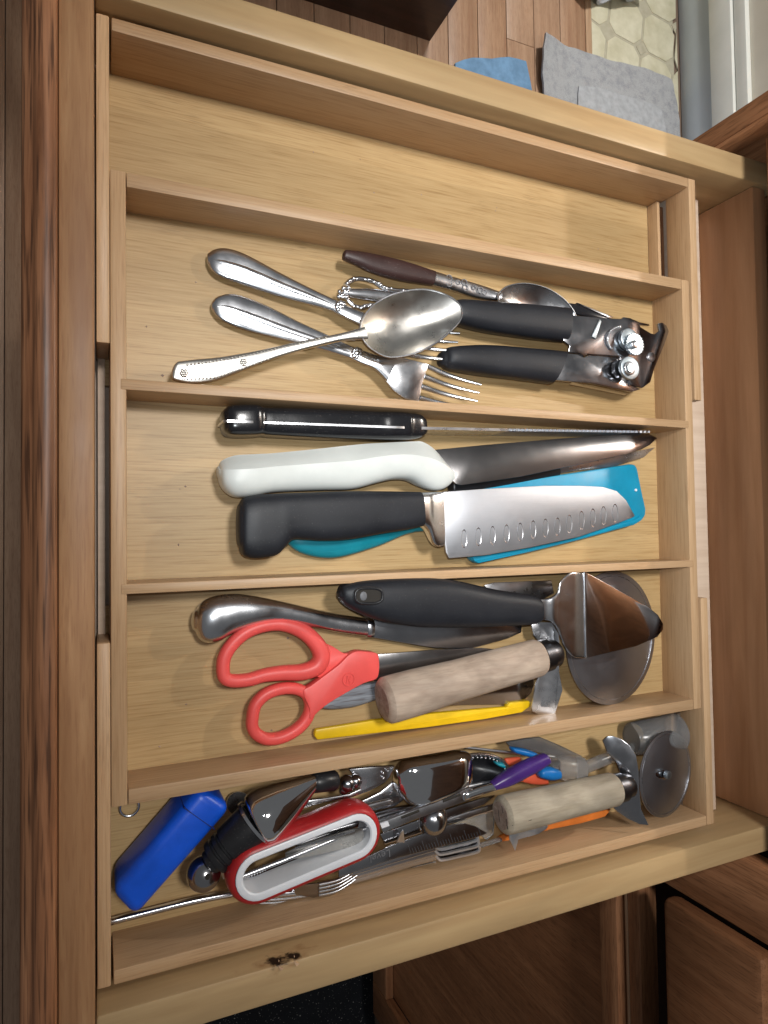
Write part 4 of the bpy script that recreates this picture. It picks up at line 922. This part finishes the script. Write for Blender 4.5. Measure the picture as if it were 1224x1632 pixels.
# steel jaws and rounded handle of a press / lever tool
gp = thing('garlic_press', P(600, 1270, WF), 'polished steel garlic press with a rounded handle end under the tray divider', 'garlic press')
zg = -0.016
arm_u = [(470, 1306), (480, 1290), (495, 1283), (550, 1276), (585, 1264), (612, 1248), (620, 1240), (628, 1224), (600, 1219), (556, 1222), (548, 1232), (530, 1240), (505, 1262), (470, 1284), (455, 1300)]
arm_u = [(462, 1312), (486, 1282), (520, 1279), (556, 1273), (590, 1261), (614, 1247), (622, 1238), (630, 1221), (596, 1222), (556, 1226), (566, 1238), (572, 1248), (574, 1258), (556, 1266), (520, 1272), (490, 1276), (470, 1290), (456, 1306)]
plate('arm', [(u, v, zg) for u, v in arm_u], 0.0030, M['steel'], gp, bev=0.0008)
arm_l = [(430, 1335), (470, 1309), (520, 1294), (570, 1280), (606, 1263), (628, 1245), (640, 1250), (648, 1272), (630, 1286), (590, 1295), (540, 1307), (470, 1330)]
plate('arm', [(u, v, zg - 0.0045) for u, v in arm_l], 0.0040, M['steel'], gp, bev=0.0012)
hb = loft('handle_end', [(632, 1226, 634, 1262, zg + 0.001, 0.006), (645, 1214, 648, 1278, zg + 0.002, 0.0092), (668, 1208, 672, 1281, zg + 0.0025, 0.0105), (700, 1203, 700, 1271, zg + 0.0025, 0.0105), (728, 1198, 730, 1258, zg + 0.002, 0.0098), (744, 1198, 745, 1246, zg + 0.001, 0.007)], M['chrome'], gp, e=3.6, n=32, caps=(0.0015, 0.002))
for (u, v, r) in ((553, 1249, 0.0056), (566, 1245, 0.0045), (548, 1258, 0.0034)):
    ball('hinge_knob', P(u, v, zg + 0.002), r, M['steel_dark'], gp, seg=16)
for (u, v) in ((610, 1232), (618, 1228), (611, 1240)): ball('rivet', P(u, v, zg + 0.0006), 0.0011, M['steel'], gp, seg=8)

# red and white peeler: stadium ring
pe = thing('vegetable_peeler', P(490, 1370, WF), 'red and white oblong ring peeler with a steel swivel blade', 'peeler')
def stadium(cx, cy, L, Wd, ang, n=14):
    out = []
    for sgn in (1, -1):
        for i in range(n + 1):
            t = -math.pi/2 + math.pi * i / n
            x = sgn*(L - Wd) + sgn*Wd*math.cos(t); y = sgn*Wd*math.sin(t)
            out.append((cx + x*math.cos(ang) - y*math.sin(ang), cy + x*math.sin(ang) + y*math.cos(ang)))
    return out
zpt = 0.0055
cpx = P(493, 1364, zpt)
ea = P(598, 1321, zpt) - P(388, 1407, zpt); ang_ = math.atan2(ea.y, ea.x); Lw = (P(605, 1318, zpt) - P(381, 1410, zpt)).length / 2
hw_ = (P(505, 1397, zpt) - P(481, 1331, zpt)).length / 2
def ringwall(name, prof, mat, parent):     # prof: (offset from white outer edge, z)
    rings = [[Vector((x, y, zz)) for x, y in stadium(cpx.x, cpx.y, Lw + o, hw_ + o, ang_)] for o, zz in prof]
    n = len(rings[0]); m_ = len(rings); vs = [v for r in rings for v in r]; fs = []
    for i in range(m_):
        j = (i + 1) % m_
        for k in range(n): fs.append((i*n+k, i*n+(k+1) % n, j*n+(k+1) % n, j*n+k))
    return mk(name, vs, fs, mat, parent, 35)
ringwall('red_shell', [(0.0001, zpt), (0.0012, zpt - 0.0003), (0.0026, zpt - 0.0016), (0.0036, zpt - 0.004), (0.0042, zpt - 0.010), (0.0036, zpt - 0.016), (0.0022, zpt - 0.019), (-0.002, zpt - 0.0195), (-0.002, zpt - 0.004), (0.0001, zpt - 0.0006)], M['red'], pe)
ringwall('white_liner', [(-0.0002, zpt - 0.0006), (-0.0002, zpt + 0.0004), (-0.0008, zpt + 0.0008), (-0.0036, zpt + 0.0008), (-0.0044, zpt), (-0.0046, zpt - 0.0185), (-0.0024, zpt - 0.0190), (-0.0021, zpt - 0.003)], M['white_cool'], pe)
bl_ = [(455, 1360), (485, 1345), (520, 1334), (560, 1322), (578, 1320), (581, 1330), (577, 1341), (560, 1350), (530, 1357), (490, 1366), (456, 1371)]
pb = plate('swivel_blade', [(u, v, -0.002 - 0.003*((v - 1345)/20)) for u, v in bl_], 0.0012, M['silver'], pe, bev=0.0003)
tube('pivot', [P(388, 1396, -0.004), P(455, 1370, -0.003), P(560, 1326, -0.002), P(596, 1318, -0.002)], 0.0014, M['steel_soft'], pe, n=10)
tube('blade_slot', [P(470, 1352, 0.0002), P(565, 1324, 0.0012)], 0.0006, M['steel_soft'], pb, n=6)

# long strip along the wall and pale stack under the peeler
kn_ = thing('table_knife', P(300, 1440, WF), 'long narrow steel handle running from the tray corner under the red peeler', 'knife')
loft('handle', [(174, 1464, 176, 1474, -0.030, 0.0022), (240, 1447, 242, 1457, -0.030, 0.0024), (310, 1430, 312, 1440, -0.029, 0.0024), (375, 1418, 377, 1428, -0.029, 0.0024), (450, 1408, 452, 1418, -0.029, 0.0022)], M['steel'], kn_, e=2.6, caps=(0.001, 0.001))
for k in range(3):
    st_ = thing('teaspoon', P(450, 1430, WF), ('outermost', 'middle', 'innermost')[k] + ' of three thin nested steel handles below the red peeler', 'spoon', 'nested teaspoons below the red peeler')
    o = k * 5
    loft('handle', [(396, 1436 - o, 398, 1441 - o, -0.026 + 0.003*k, 0.0010), (440, 1435 - o, 441, 1441 - o, -0.026 + 0.003*k, 0.0012), (500, 1426 - o, 501, 1433 - o, -0.026 + 0.003*k, 0.0012), (560, 1408 - o, 562, 1414 - o, -0.026 + 0.003*k, 0.0010)], M['steel'], st_, e=2.4, caps=(0.0008, 0.0008))
sf = thing('small_fork', P(520, 1410, WF), 'small fork on its side, its tines just below the red peeler', 'fork')
hd_ = plate('head', [(464, 1418, -0.014), (487, 1410, -0.012), (512, 1407, -0.012), (516, 1427, -0.018), (500, 1431, -0.020), (472, 1427, -0.019)], 0.0016, M['steel_dark'], sf, bev=0.0004)
for k in range(4):
    a0 = P(508, 1410 + k*5.5, -0.012 - 0.0018*k); a1 = P(574 - k*2.5, 1382 + k*6.5, -0.012 - 0.0018*k)
    am = a0.lerp(a1, 0.5) - Vector((0, 0.0022, 0.0))
    pts = [Vector(p) for p in cr([tuple(a0), tuple(am), tuple(a1)], 5)]
    tube('tine', pts, [0.0013*(1 - 0.5*i/(len(pts)-1)) for i in range(len(pts))], M['steel_soft'], hd_, n=8)
loft('handle', [(380, 1425, 381, 1433, -0.018, 0.0014), (430, 1422, 431, 1430, -0.016, 0.0014), (468, 1419, 470, 1427, -0.015, 0.0012)], M['steel'], sf, e=2.6)

# measuring spoon leveller and nested oblong spoons
lv = thing('spoon_leveler', P(680, 1350, WF), 'dark steel spoon leveler strip engraved Level above the measuring spoons', 'leveler')
zl = -0.0105
lvp = [(540, 1384), (584, 1366), (621, 1349), (670, 1331), (700, 1320), (718, 1315), (741, 1312.5), (758, 1317), (777, 1328), (756, 1336.5), (695, 1352), (633, 1368), (560, 1393), (540, 1399)]
lvo = plate('strip', [(u, v, zl) for u, v in lvp], 0.0011, M['steel_dark'], lv, bev=0.0003)
xd = P(588, 1368, zl) - P(622, 1357, zl); yd = Vector((-xd.y, xd.x, 0))
letters('engraving', 'Level', P(622, 1353, zl + 0.0003), xd, yd, 0.0070, M['etch_s'], lvo)
for k in range(26):
    t = k / 25; p0 = P(655 + 112*t, 1360.5 - 27.5*t, zl + 0.0002); dn = P(655 + 112*t - (3 if k % 5 else 5), 1360.5 - 27.5*t - (8 if k % 5 else 15), zl + 0.0002)
    tube('ruler_mark', [p0, dn], 0.00010, M['etch_s'], lvo, n=4, smooth=0)
for k in range(4):
    ms = thing('measuring_spoon', P(720, 1360, WF), ('topmost', 'second from the top', 'third from the top', 'lowest')[k] + ' of the four nested oblong measuring spoons', 'measuring spoon', 'nested oblong measuring spoons')
    zk_ = -0.0125 - 0.0052*k
    dv = [0, 9, 18, 30][k]; du = [0, 1.5, 3, 2][k]
    loft('handle', [(548, 1392 + dv*0.75, 550, 1399 + dv*0.75, zk_, 0.0005), (610, 1372 + dv*0.8, 613, 1380 + dv*0.8, zk_, 0.0005), (660, 1357 + dv*0.8, 663, 1365 + dv*0.8, zk_, 0.0005), (692 + du, 1347 + dv*0.85, 694 + du, 1356 + dv*0.85, zk_, 0.0005)], M['steel'], ms, e=4)
    ol2 = [(690 + du, 1341 + dv), (700 + du, 1336 + dv), (730 + du, 1330 + dv), (752 + du, 1325 + dv), (759 + du, 1327 + dv), (761 + du, 1334 + dv), (757 + du, 1340 + dv), (730 + du, 1346.5 + dv), (705 + du, 1352 + dv), (696 + du, 1351 + dv)]
    bwl = bowl('bowl', [(u, v, zk_) for u, v in ol2], 0.0105, M['steel_dark'], ms, 0.0006, nr=6, power=5, n=3)
    tube('rim', [P(u, v, zk_) for u, v in cr(ol2, 3, True)], 0.0012, M['foil'], bwl, n=6, closed=True)

# tongs and the other steel pieces
tg = thing('tongs', P(690, 1290, WF), 'slotted steel tongs arm lying beside the garlic press handle', 'tongs')
zt2 = -0.0055
tgo = plate('arm', [(604, 1311, zt2), (640, 1299, zt2), (682, 1283, zt2), (720, 1267, zt2), (748, 1255, zt2), (764, 1257, zt2), (762, 1266, zt2), (750, 1275, zt2), (715, 1287, zt2), (660, 1307, zt2), (611, 1328, zt2)], 0.0020, M['steel_soft'], tg, bev=0.0005)
for (u0, v0, u1, v1) in ((640, 1303, 668, 1292), (706, 1277, 734, 1266)):
    tube('slot', [P(u0, v0, zt2 + 0.0004), P(u1, v1, zt2 + 0.0004)], 0.0009, M['crack'], tgo, n=6, flat=0.5)
plate('arm', [(606, 1330, -0.014), (655, 1312, -0.014), (720, 1288, -0.014), (770, 1272, -0.014), (790, 1268, -0.014), (772, 1282, -0.014), (700, 1312, -0.014), (614, 1345, -0.014)], 0.0020, M['steel_dark'], tg, bev=0.0005)
plate('edge_flange', [(604, 1309, zt2 + 0.0012), (682, 1281, zt2 + 0.0012), (748, 1253, zt2 + 0.0012), (748, 1255.5, zt2 + 0.0012), (682, 1284, zt2 + 0.0012), (605, 1312, zt2 + 0.0012)], 0.002, M['steel'], tgo)
plate('tag', [(606, 1313, zt2 + 0.0006), (618, 1308.5, zt2 + 0.0006), (621, 1316, zt2 + 0.0006), (609, 1320.5, zt2 + 0.0006)], 0.0004, M['white_cool'], tg)
plate('bracket', [(640, 1326, -0.004), (643, 1323, -0.004), (645, 1342, -0.010), (632, 1343, -0.010)], 0.001, M['foil'], tg)
bs = thing('ball_whisk', P(690, 1305, WF), 'steel dome with a small hole between the tongs and the leveler', 'tea ball')
dm = ball('dome', P(690, 1307, -0.013), 0.0100, M['steel_dark'], bs, sz=0.9, seg=28)
disc('hole', P(698.5, 1304.5, -0.0050), Vector((0.15, 0.15, 1)), 0.0013, 0.0016, M['crack'], bs, n=14)
torus('collar', P(690, 1307, -0.014), Z, 0.0102, 0.0008, M['steel'], bs, 32, 8)

zz_t = thing('zester', P(820, 1230, WF), 'steel tool with a glossy purple handle pointing away from the tongs', 'zester')
loft('handle', [(783, 1247, 786, 1259, -0.004, 0.0035), (802, 1232, 810, 1252, -0.004, 0.0052), (828, 1217, 835, 1239, -0.004, 0.0056), (850, 1207, 856, 1228, -0.004, 0.0054), (868, 1201, 874, 1216, -0.004, 0.0046)], M['purple'], zz_t, e=2.5, caps=(0.001, 0.001))
loft('ferrule', [(740, 1262, 742, 1275, -0.006, 0.0022), (765, 1252, 768, 1266, -0.005, 0.0030), (784, 1247, 787, 1259, -0.004, 0.0036)], M['chrome'], zz_t, e=2.3, caps=(0.001, 0))
loft('blade', [(700, 1276, 702, 1290, -0.010, 0.0010), (742, 1262, 744, 1275, -0.006, 0.0012)], M['steel'], zz_t, e=3)
ws = thing('wire_strainer', P(764, 1228, WF), 'small black wire rimmed strainer beside the garlic press', 'strainer')
cst = P(764, 1228, -0.018)
rim_ = [P(764 + 46*math.cos(a), 1229 + 27*math.sin(a), -0.016) for a in [i*math.pi/16 for i in range(32)]]
tube('rim', rim_, 0.0013, M['steel_soft'], ws, n=8, closed=True)
bowl('mesh', [(764 + 42*math.cos(a), 1229 + 24*math.sin(a), -0.017) for a in [i*math.pi/8 for i in range(16)]], 0.012, M['black'], ws, 0.0006, nr=5, n=2)
for i in range(18):
    a = math.pi*(1.05 + 0.9*i/17); ball('rim_bead', P(764 + 41*math.cos(a), 1229 + 22*math.sin(a), -0.0148), 0.0009, M['steel'], ws, seg=6)
def small_loft(name, label, cat, st, mat, e=2.4, caps=(0.002, 0.002)):
    t = loft(name, st, mat, None, e=e, caps=caps); setp(t, label, cat); return t
small_loft('corn_holder', 'bright blue rounded handle above the purple handle', 'handle', [(816, 1190, 820, 1200, -0.012, 0.004), (835, 1193, 838, 1205, -0.012, 0.005), (853, 1199, 854, 1208, -0.012, 0.004)], M['blue2'])
small_loft('corn_holder', 'bright blue rounded handle below the purple handle', 'handle', [(862, 1224, 860, 1239, -0.010, 0.0045), (876, 1222, 875, 1243, -0.010, 0.0055), (889, 1226, 888, 1241, -0.010, 0.0045)], M['blue2'])
small_loft('cookie_cutter', 'orange red plastic piece showing between purple and blue handles', 'cutter', [(822, 1236, 828, 1245, -0.016, 0.002), (845, 1230, 850, 1250, -0.015, 0.003), (868, 1238, 872, 1250, -0.016, 0.002)], M['orangered'])
small_loft('bag_clip', 'dull red plastic clip behind the purple handle', 'clip', [(806, 1208, 812, 1220, -0.018, 0.002), (826, 1206, 828, 1216, -0.018, 0.002)], M['orangered'])
small_loft('corn_holder', 'small teal plastic tip beside the black strainer', 'handle', [(789, 1214, 795, 1221, -0.014, 0.003), (799, 1215, 802, 1224, -0.014, 0.003)], M['teal_dk'])
slv = plate('plastic_sleeve', [(808, 1184, -0.020), (836, 1178, -0.019), (861, 1175, -0.018), (895, 1189, -0.020), (930, 1206, -0.024), (905, 1209, -0.022), (870, 1203, -0.019), (838, 1194, -0.019), (815, 1192, -0.020)], 0.003, M['bag'], None, bev=0.001); setp(slv, 'dark smoky plastic sleeve beside the divider wall', 'sleeve')
skw = tube('skewer', [P(735, 1190, -0.022), P(821, 1200, -0.020), P(872, 1205, -0.021), P(932, 1210, -0.024)], 0.0009, M['foil'], None, n=8); setp(skw, 'thin steel skewer running behind the purple handle', 'skewer')

# more steel under the tongs and the peeler
def bar(name, label, cat, st, mat, e=2.6):
    t = thing(name, P(st[0][0], st[0][1], WF), label, cat); loft('shaft', st, mat, t, e=e, caps=(0.0012, 0.0012)); return t
b1_ = bar('nutcracker', 'dark ribbed steel nutcracker arm under the red peeler and the tongs', 'nutcracker', [(470, 1336, 474, 1350, -0.022, 0.003), (540, 1312, 545, 1326, -0.021, 0.0036), (610, 1292, 615, 1305, -0.020, 0.0036), (664, 1280, 668, 1292, -0.019, 0.003)], M['steel_dark'])
b2_ = bar('butter_spreader', 'slim steel spreader handle between the tongs and the leveler', 'spreader', [(612, 1334, 614, 1346, -0.020, 0.0016), (660, 1318, 663, 1330, -0.019, 0.0018), (730, 1296, 733, 1308, -0.018, 0.0018), (800, 1276, 803, 1287, -0.018, 0.0014)], M['steel'])
b3_ = bar('shellfish_pick', 'thin steel pick crossing beneath the purple handle', 'pick', [(700, 1262, 701, 1268, -0.016, 0.0013), (770, 1246, 771, 1251, -0.014, 0.0013), (850, 1238, 851, 1243, -0.015, 0.0011), (900, 1236, 901, 1239, -0.018, 0.0008)], M['foil'])
b4_ = bar('jar_key', 'flat steel jar key seen through the opening of the red peeler', 'key', [(392, 1398, 398, 1414, -0.021, 0.0012), (430, 1380, 437, 1398, -0.020, 0.0014), (490, 1352, 498, 1372, -0.019, 0.0014), (560, 1326, 566, 1342, -0.019, 0.0012)], M['blade_dull'], 5)
crn = [P(386 + 0.62*i, 1398 - 0.27*i, -0.0135) + Vector((0, 0.0018*math.cos(i*0.9), 0.0018*math.sin(i*0.9))) for i in range(0, 62)]
cs_ = tube('coil_spring', crn, 0.0005, M['steel'], None, n=6); setp(cs_, 'small steel coil spring inside the red peeler ring at its left end', 'spring')
b5_ = bar('melon_baller', 'polished steel shaft lying between the pourer cone and the peeler', 'baller', [(440, 1336, 444, 1345, -0.012, 0.0016), (500, 1306, 504, 1316, -0.012, 0.0020), (560, 1287, 563, 1296, -0.013, 0.0020), (622, 1272, 624, 1280, -0.014, 0.0016)], M['steel'])
wb = thing('bottle_clip', P(356, 1386, WF), 'small pale metal clip between the ball end and the red peeler', 'clip')
plate('leaf', [(349, 1384, -0.014), (360, 1374, -0.010), (370, 1380, -0.010), (366, 1398, -0.014), (356, 1402, -0.018)], 0.0012, M['foil'], wb, bev=0.0003)
# clear plastic pieces
ctb = thing('plastic_syringe', P(960, 1205, WF), 'clear plastic tube with a wide collar behind the wooden handle', 'syringe')
lathe('tube', P(925, 1226, -0.020), P(1030, 1184, -0.020), [(0, 0.0005), (0, 0.0046), (0.98, 0.0046), (1, 0.0040), (1, 0.0005)], M['clear_gray'], ctb, n=24)
lathe('collar', P(884, 1222, -0.016), P(925, 1226, -0.016), [(0, 0.0005), (0, 0.0070), (0.3, 0.0090), (0.9, 0.0098), (1, 0.0090), (1, 0.0005)], M['clear_gray'], ctb, n=24)
cup = thing('coffee_scoop', P(1040, 1170, WF), 'translucent smoky plastic scoop behind the pizza wheel', 'scoop')
lathe('cup', P(1006, 1178, -0.020), P(1078, 1166, -0.016), [(0, 0.0005), (0, 0.0105), (0.05, 0.0125), (0.5, 0.0135), (1, 0.0145), (1, 0.0136), (0.5, 0.0126), (0.1, 0.0115), (0.1, 0.0005)], M['clear_gray'], cup, n=32)

# the second wooden handled pizza cutter
p2c, b2, dd2 = pizza_cutter('grey worn wooden handled pizza cutter with cracked end beside the steel jumble', (798, 1300), (980, 1257), 0.000, 0.001, 0.0128, 0.0122, 0.0118, M['wood_g'], None, None, (0.015, 0), crack=True)
gpts = [(961, 1180), (968, 1174), (977, 1173), (990, 1178), (1003, 1188), (1014, 1204), (1018, 1228), (1019, 1257), (1022, 1290), (1034, 1315), (1020, 1314), (1002, 1306), (984, 1294), (973, 1282), (986, 1264), (991, 1238), (983, 1216), (969, 1201)]
plate('guard', [(u, v, -0.006 + 0.00028*(u - 990)) for u, v in gpts], 0.0012, M['steel_dark'], p2c, bev=0.0003)
w2 = P(1061, 1233, -0.004)
tw2 = fit_tilt(1061, 1233, -0.004, 68, 41); print('TILT', math.degrees(tw1), math.degrees(tw2))
wn2 = tilted(0, 0, 0, tw2)
rw2 = (P(1061, 1233 + 68, -0.004) - P(1061, 1233 - 68, -0.004)).length / 2
wh2 = disc('wheel', w2, wn2, rw2, 0.0012, M['satin_dark'], p2c, n=64, bev=0.0003)
torus('wheel_bevel', w2 + wn2*0.0006, wn2, rw2*0.93, 0.0003, M['steel_soft'], wh2, 56, 6)
disc('axle', P(1064, 1235, 0.0005), wn2, 0.0032, 0.0034, M['zinc'], p2c, n=24, bev=0.0006)
tube('fork_arm', [P(1012, 1236, -0.004), P(1040, 1234, -0.0018), P(1064, 1235, -0.0032)], 0.0034, M['steel_dark'], p2c, n=10, flat=0.22)

orp = thing('orange_peeler', P(920, 1305, WF), 'orange plastic peeler strip under the grey wooden handle', 'peeler')
plate('body', [(785, 1345, -0.024), (800, 1332, -0.024), (880, 1308, -0.022), (926, 1297, -0.020), (975, 1290, -0.019), (965, 1302, -0.019), (926, 1313, -0.020), (880, 1322, -0.022), (812, 1340, -0.024)], 0.003, M['orange'], orp, bev=0.001)
def zfoil(u, v): return -0.007 + 0.004*math.sin(u*0.35) * math.cos(v*0.3)
fo = thing('foil_scrap', P(840, 1335, WF), 'crumpled scrap of shiny foil under the wooden handle', 'foil')
plate('sheet', [(u, v, zfoil(u, v)) for u, v in [(812, 1327), (830, 1322), (850, 1318), (874, 1316), (870, 1322), (858, 1329), (852, 1330), (842, 1334), (834, 1333), (826, 1338), (824, 1346), (821, 1356), (817, 1347), (812, 1338)]], 0.0005, M['foil'], fo, smooth=10)
cpl = thing('clear_clip', P(755, 1310, WF), 'clear plastic clip under the end of the wooden handle', 'clip')
plate('body', [(720, 1300, -0.020), (770, 1292, -0.020), (790, 1296, -0.020), (788, 1330, -0.020), (776, 1340, -0.022), (750, 1318, -0.021), (722, 1316, -0.021)], 0.004, M['clear'], cpl, bev=0.001)
plate('clip_arm', [(764, 1346, -0.020), (800, 1336, -0.019), (802, 1341, -0.019), (768, 1352, -0.020)], 0.003, M['clear_gray'], cpl, bev=0.0008)


# crumbs and dust on the tray floors
vs, fs = [], []
for i in range(46):
    if i < 34: x, y, z = random.uniform(0.012, 0.42), random.uniform(0.08, 0.40), CF
    else: x, y, z = random.uniform(0.005, 0.42), random.uniform(0.43, 0.485), WF
    r = random.uniform(0.00025, 0.0008); o = len(vs)
    for d3 in ((1, 0, 0), (0, 1, 0), (-1, 0.2, 0), (0, -1, 0), (0, 0, 1), (0, 0, -0.3)): vs.append((x + d3[0]*r*random.uniform(.6, 1.6), y + d3[1]*r*random.uniform(.6, 1.4), z + 0.0001 + d3[2]*r*0.7))
    for qd in ((0, 1, 4), (1, 2, 4), (2, 3, 4), (3, 0, 4), (1, 0, 5), (2, 1, 5), (3, 2, 5), (0, 3, 5)): fs.append(tuple(o + k for k in qd))
cm = mk('crumbs', vs, fs, M['endgrain'], None, 0); setp(cm, 'tiny crumbs scattered on the tray floor', 'crumbs', kind='stuff')
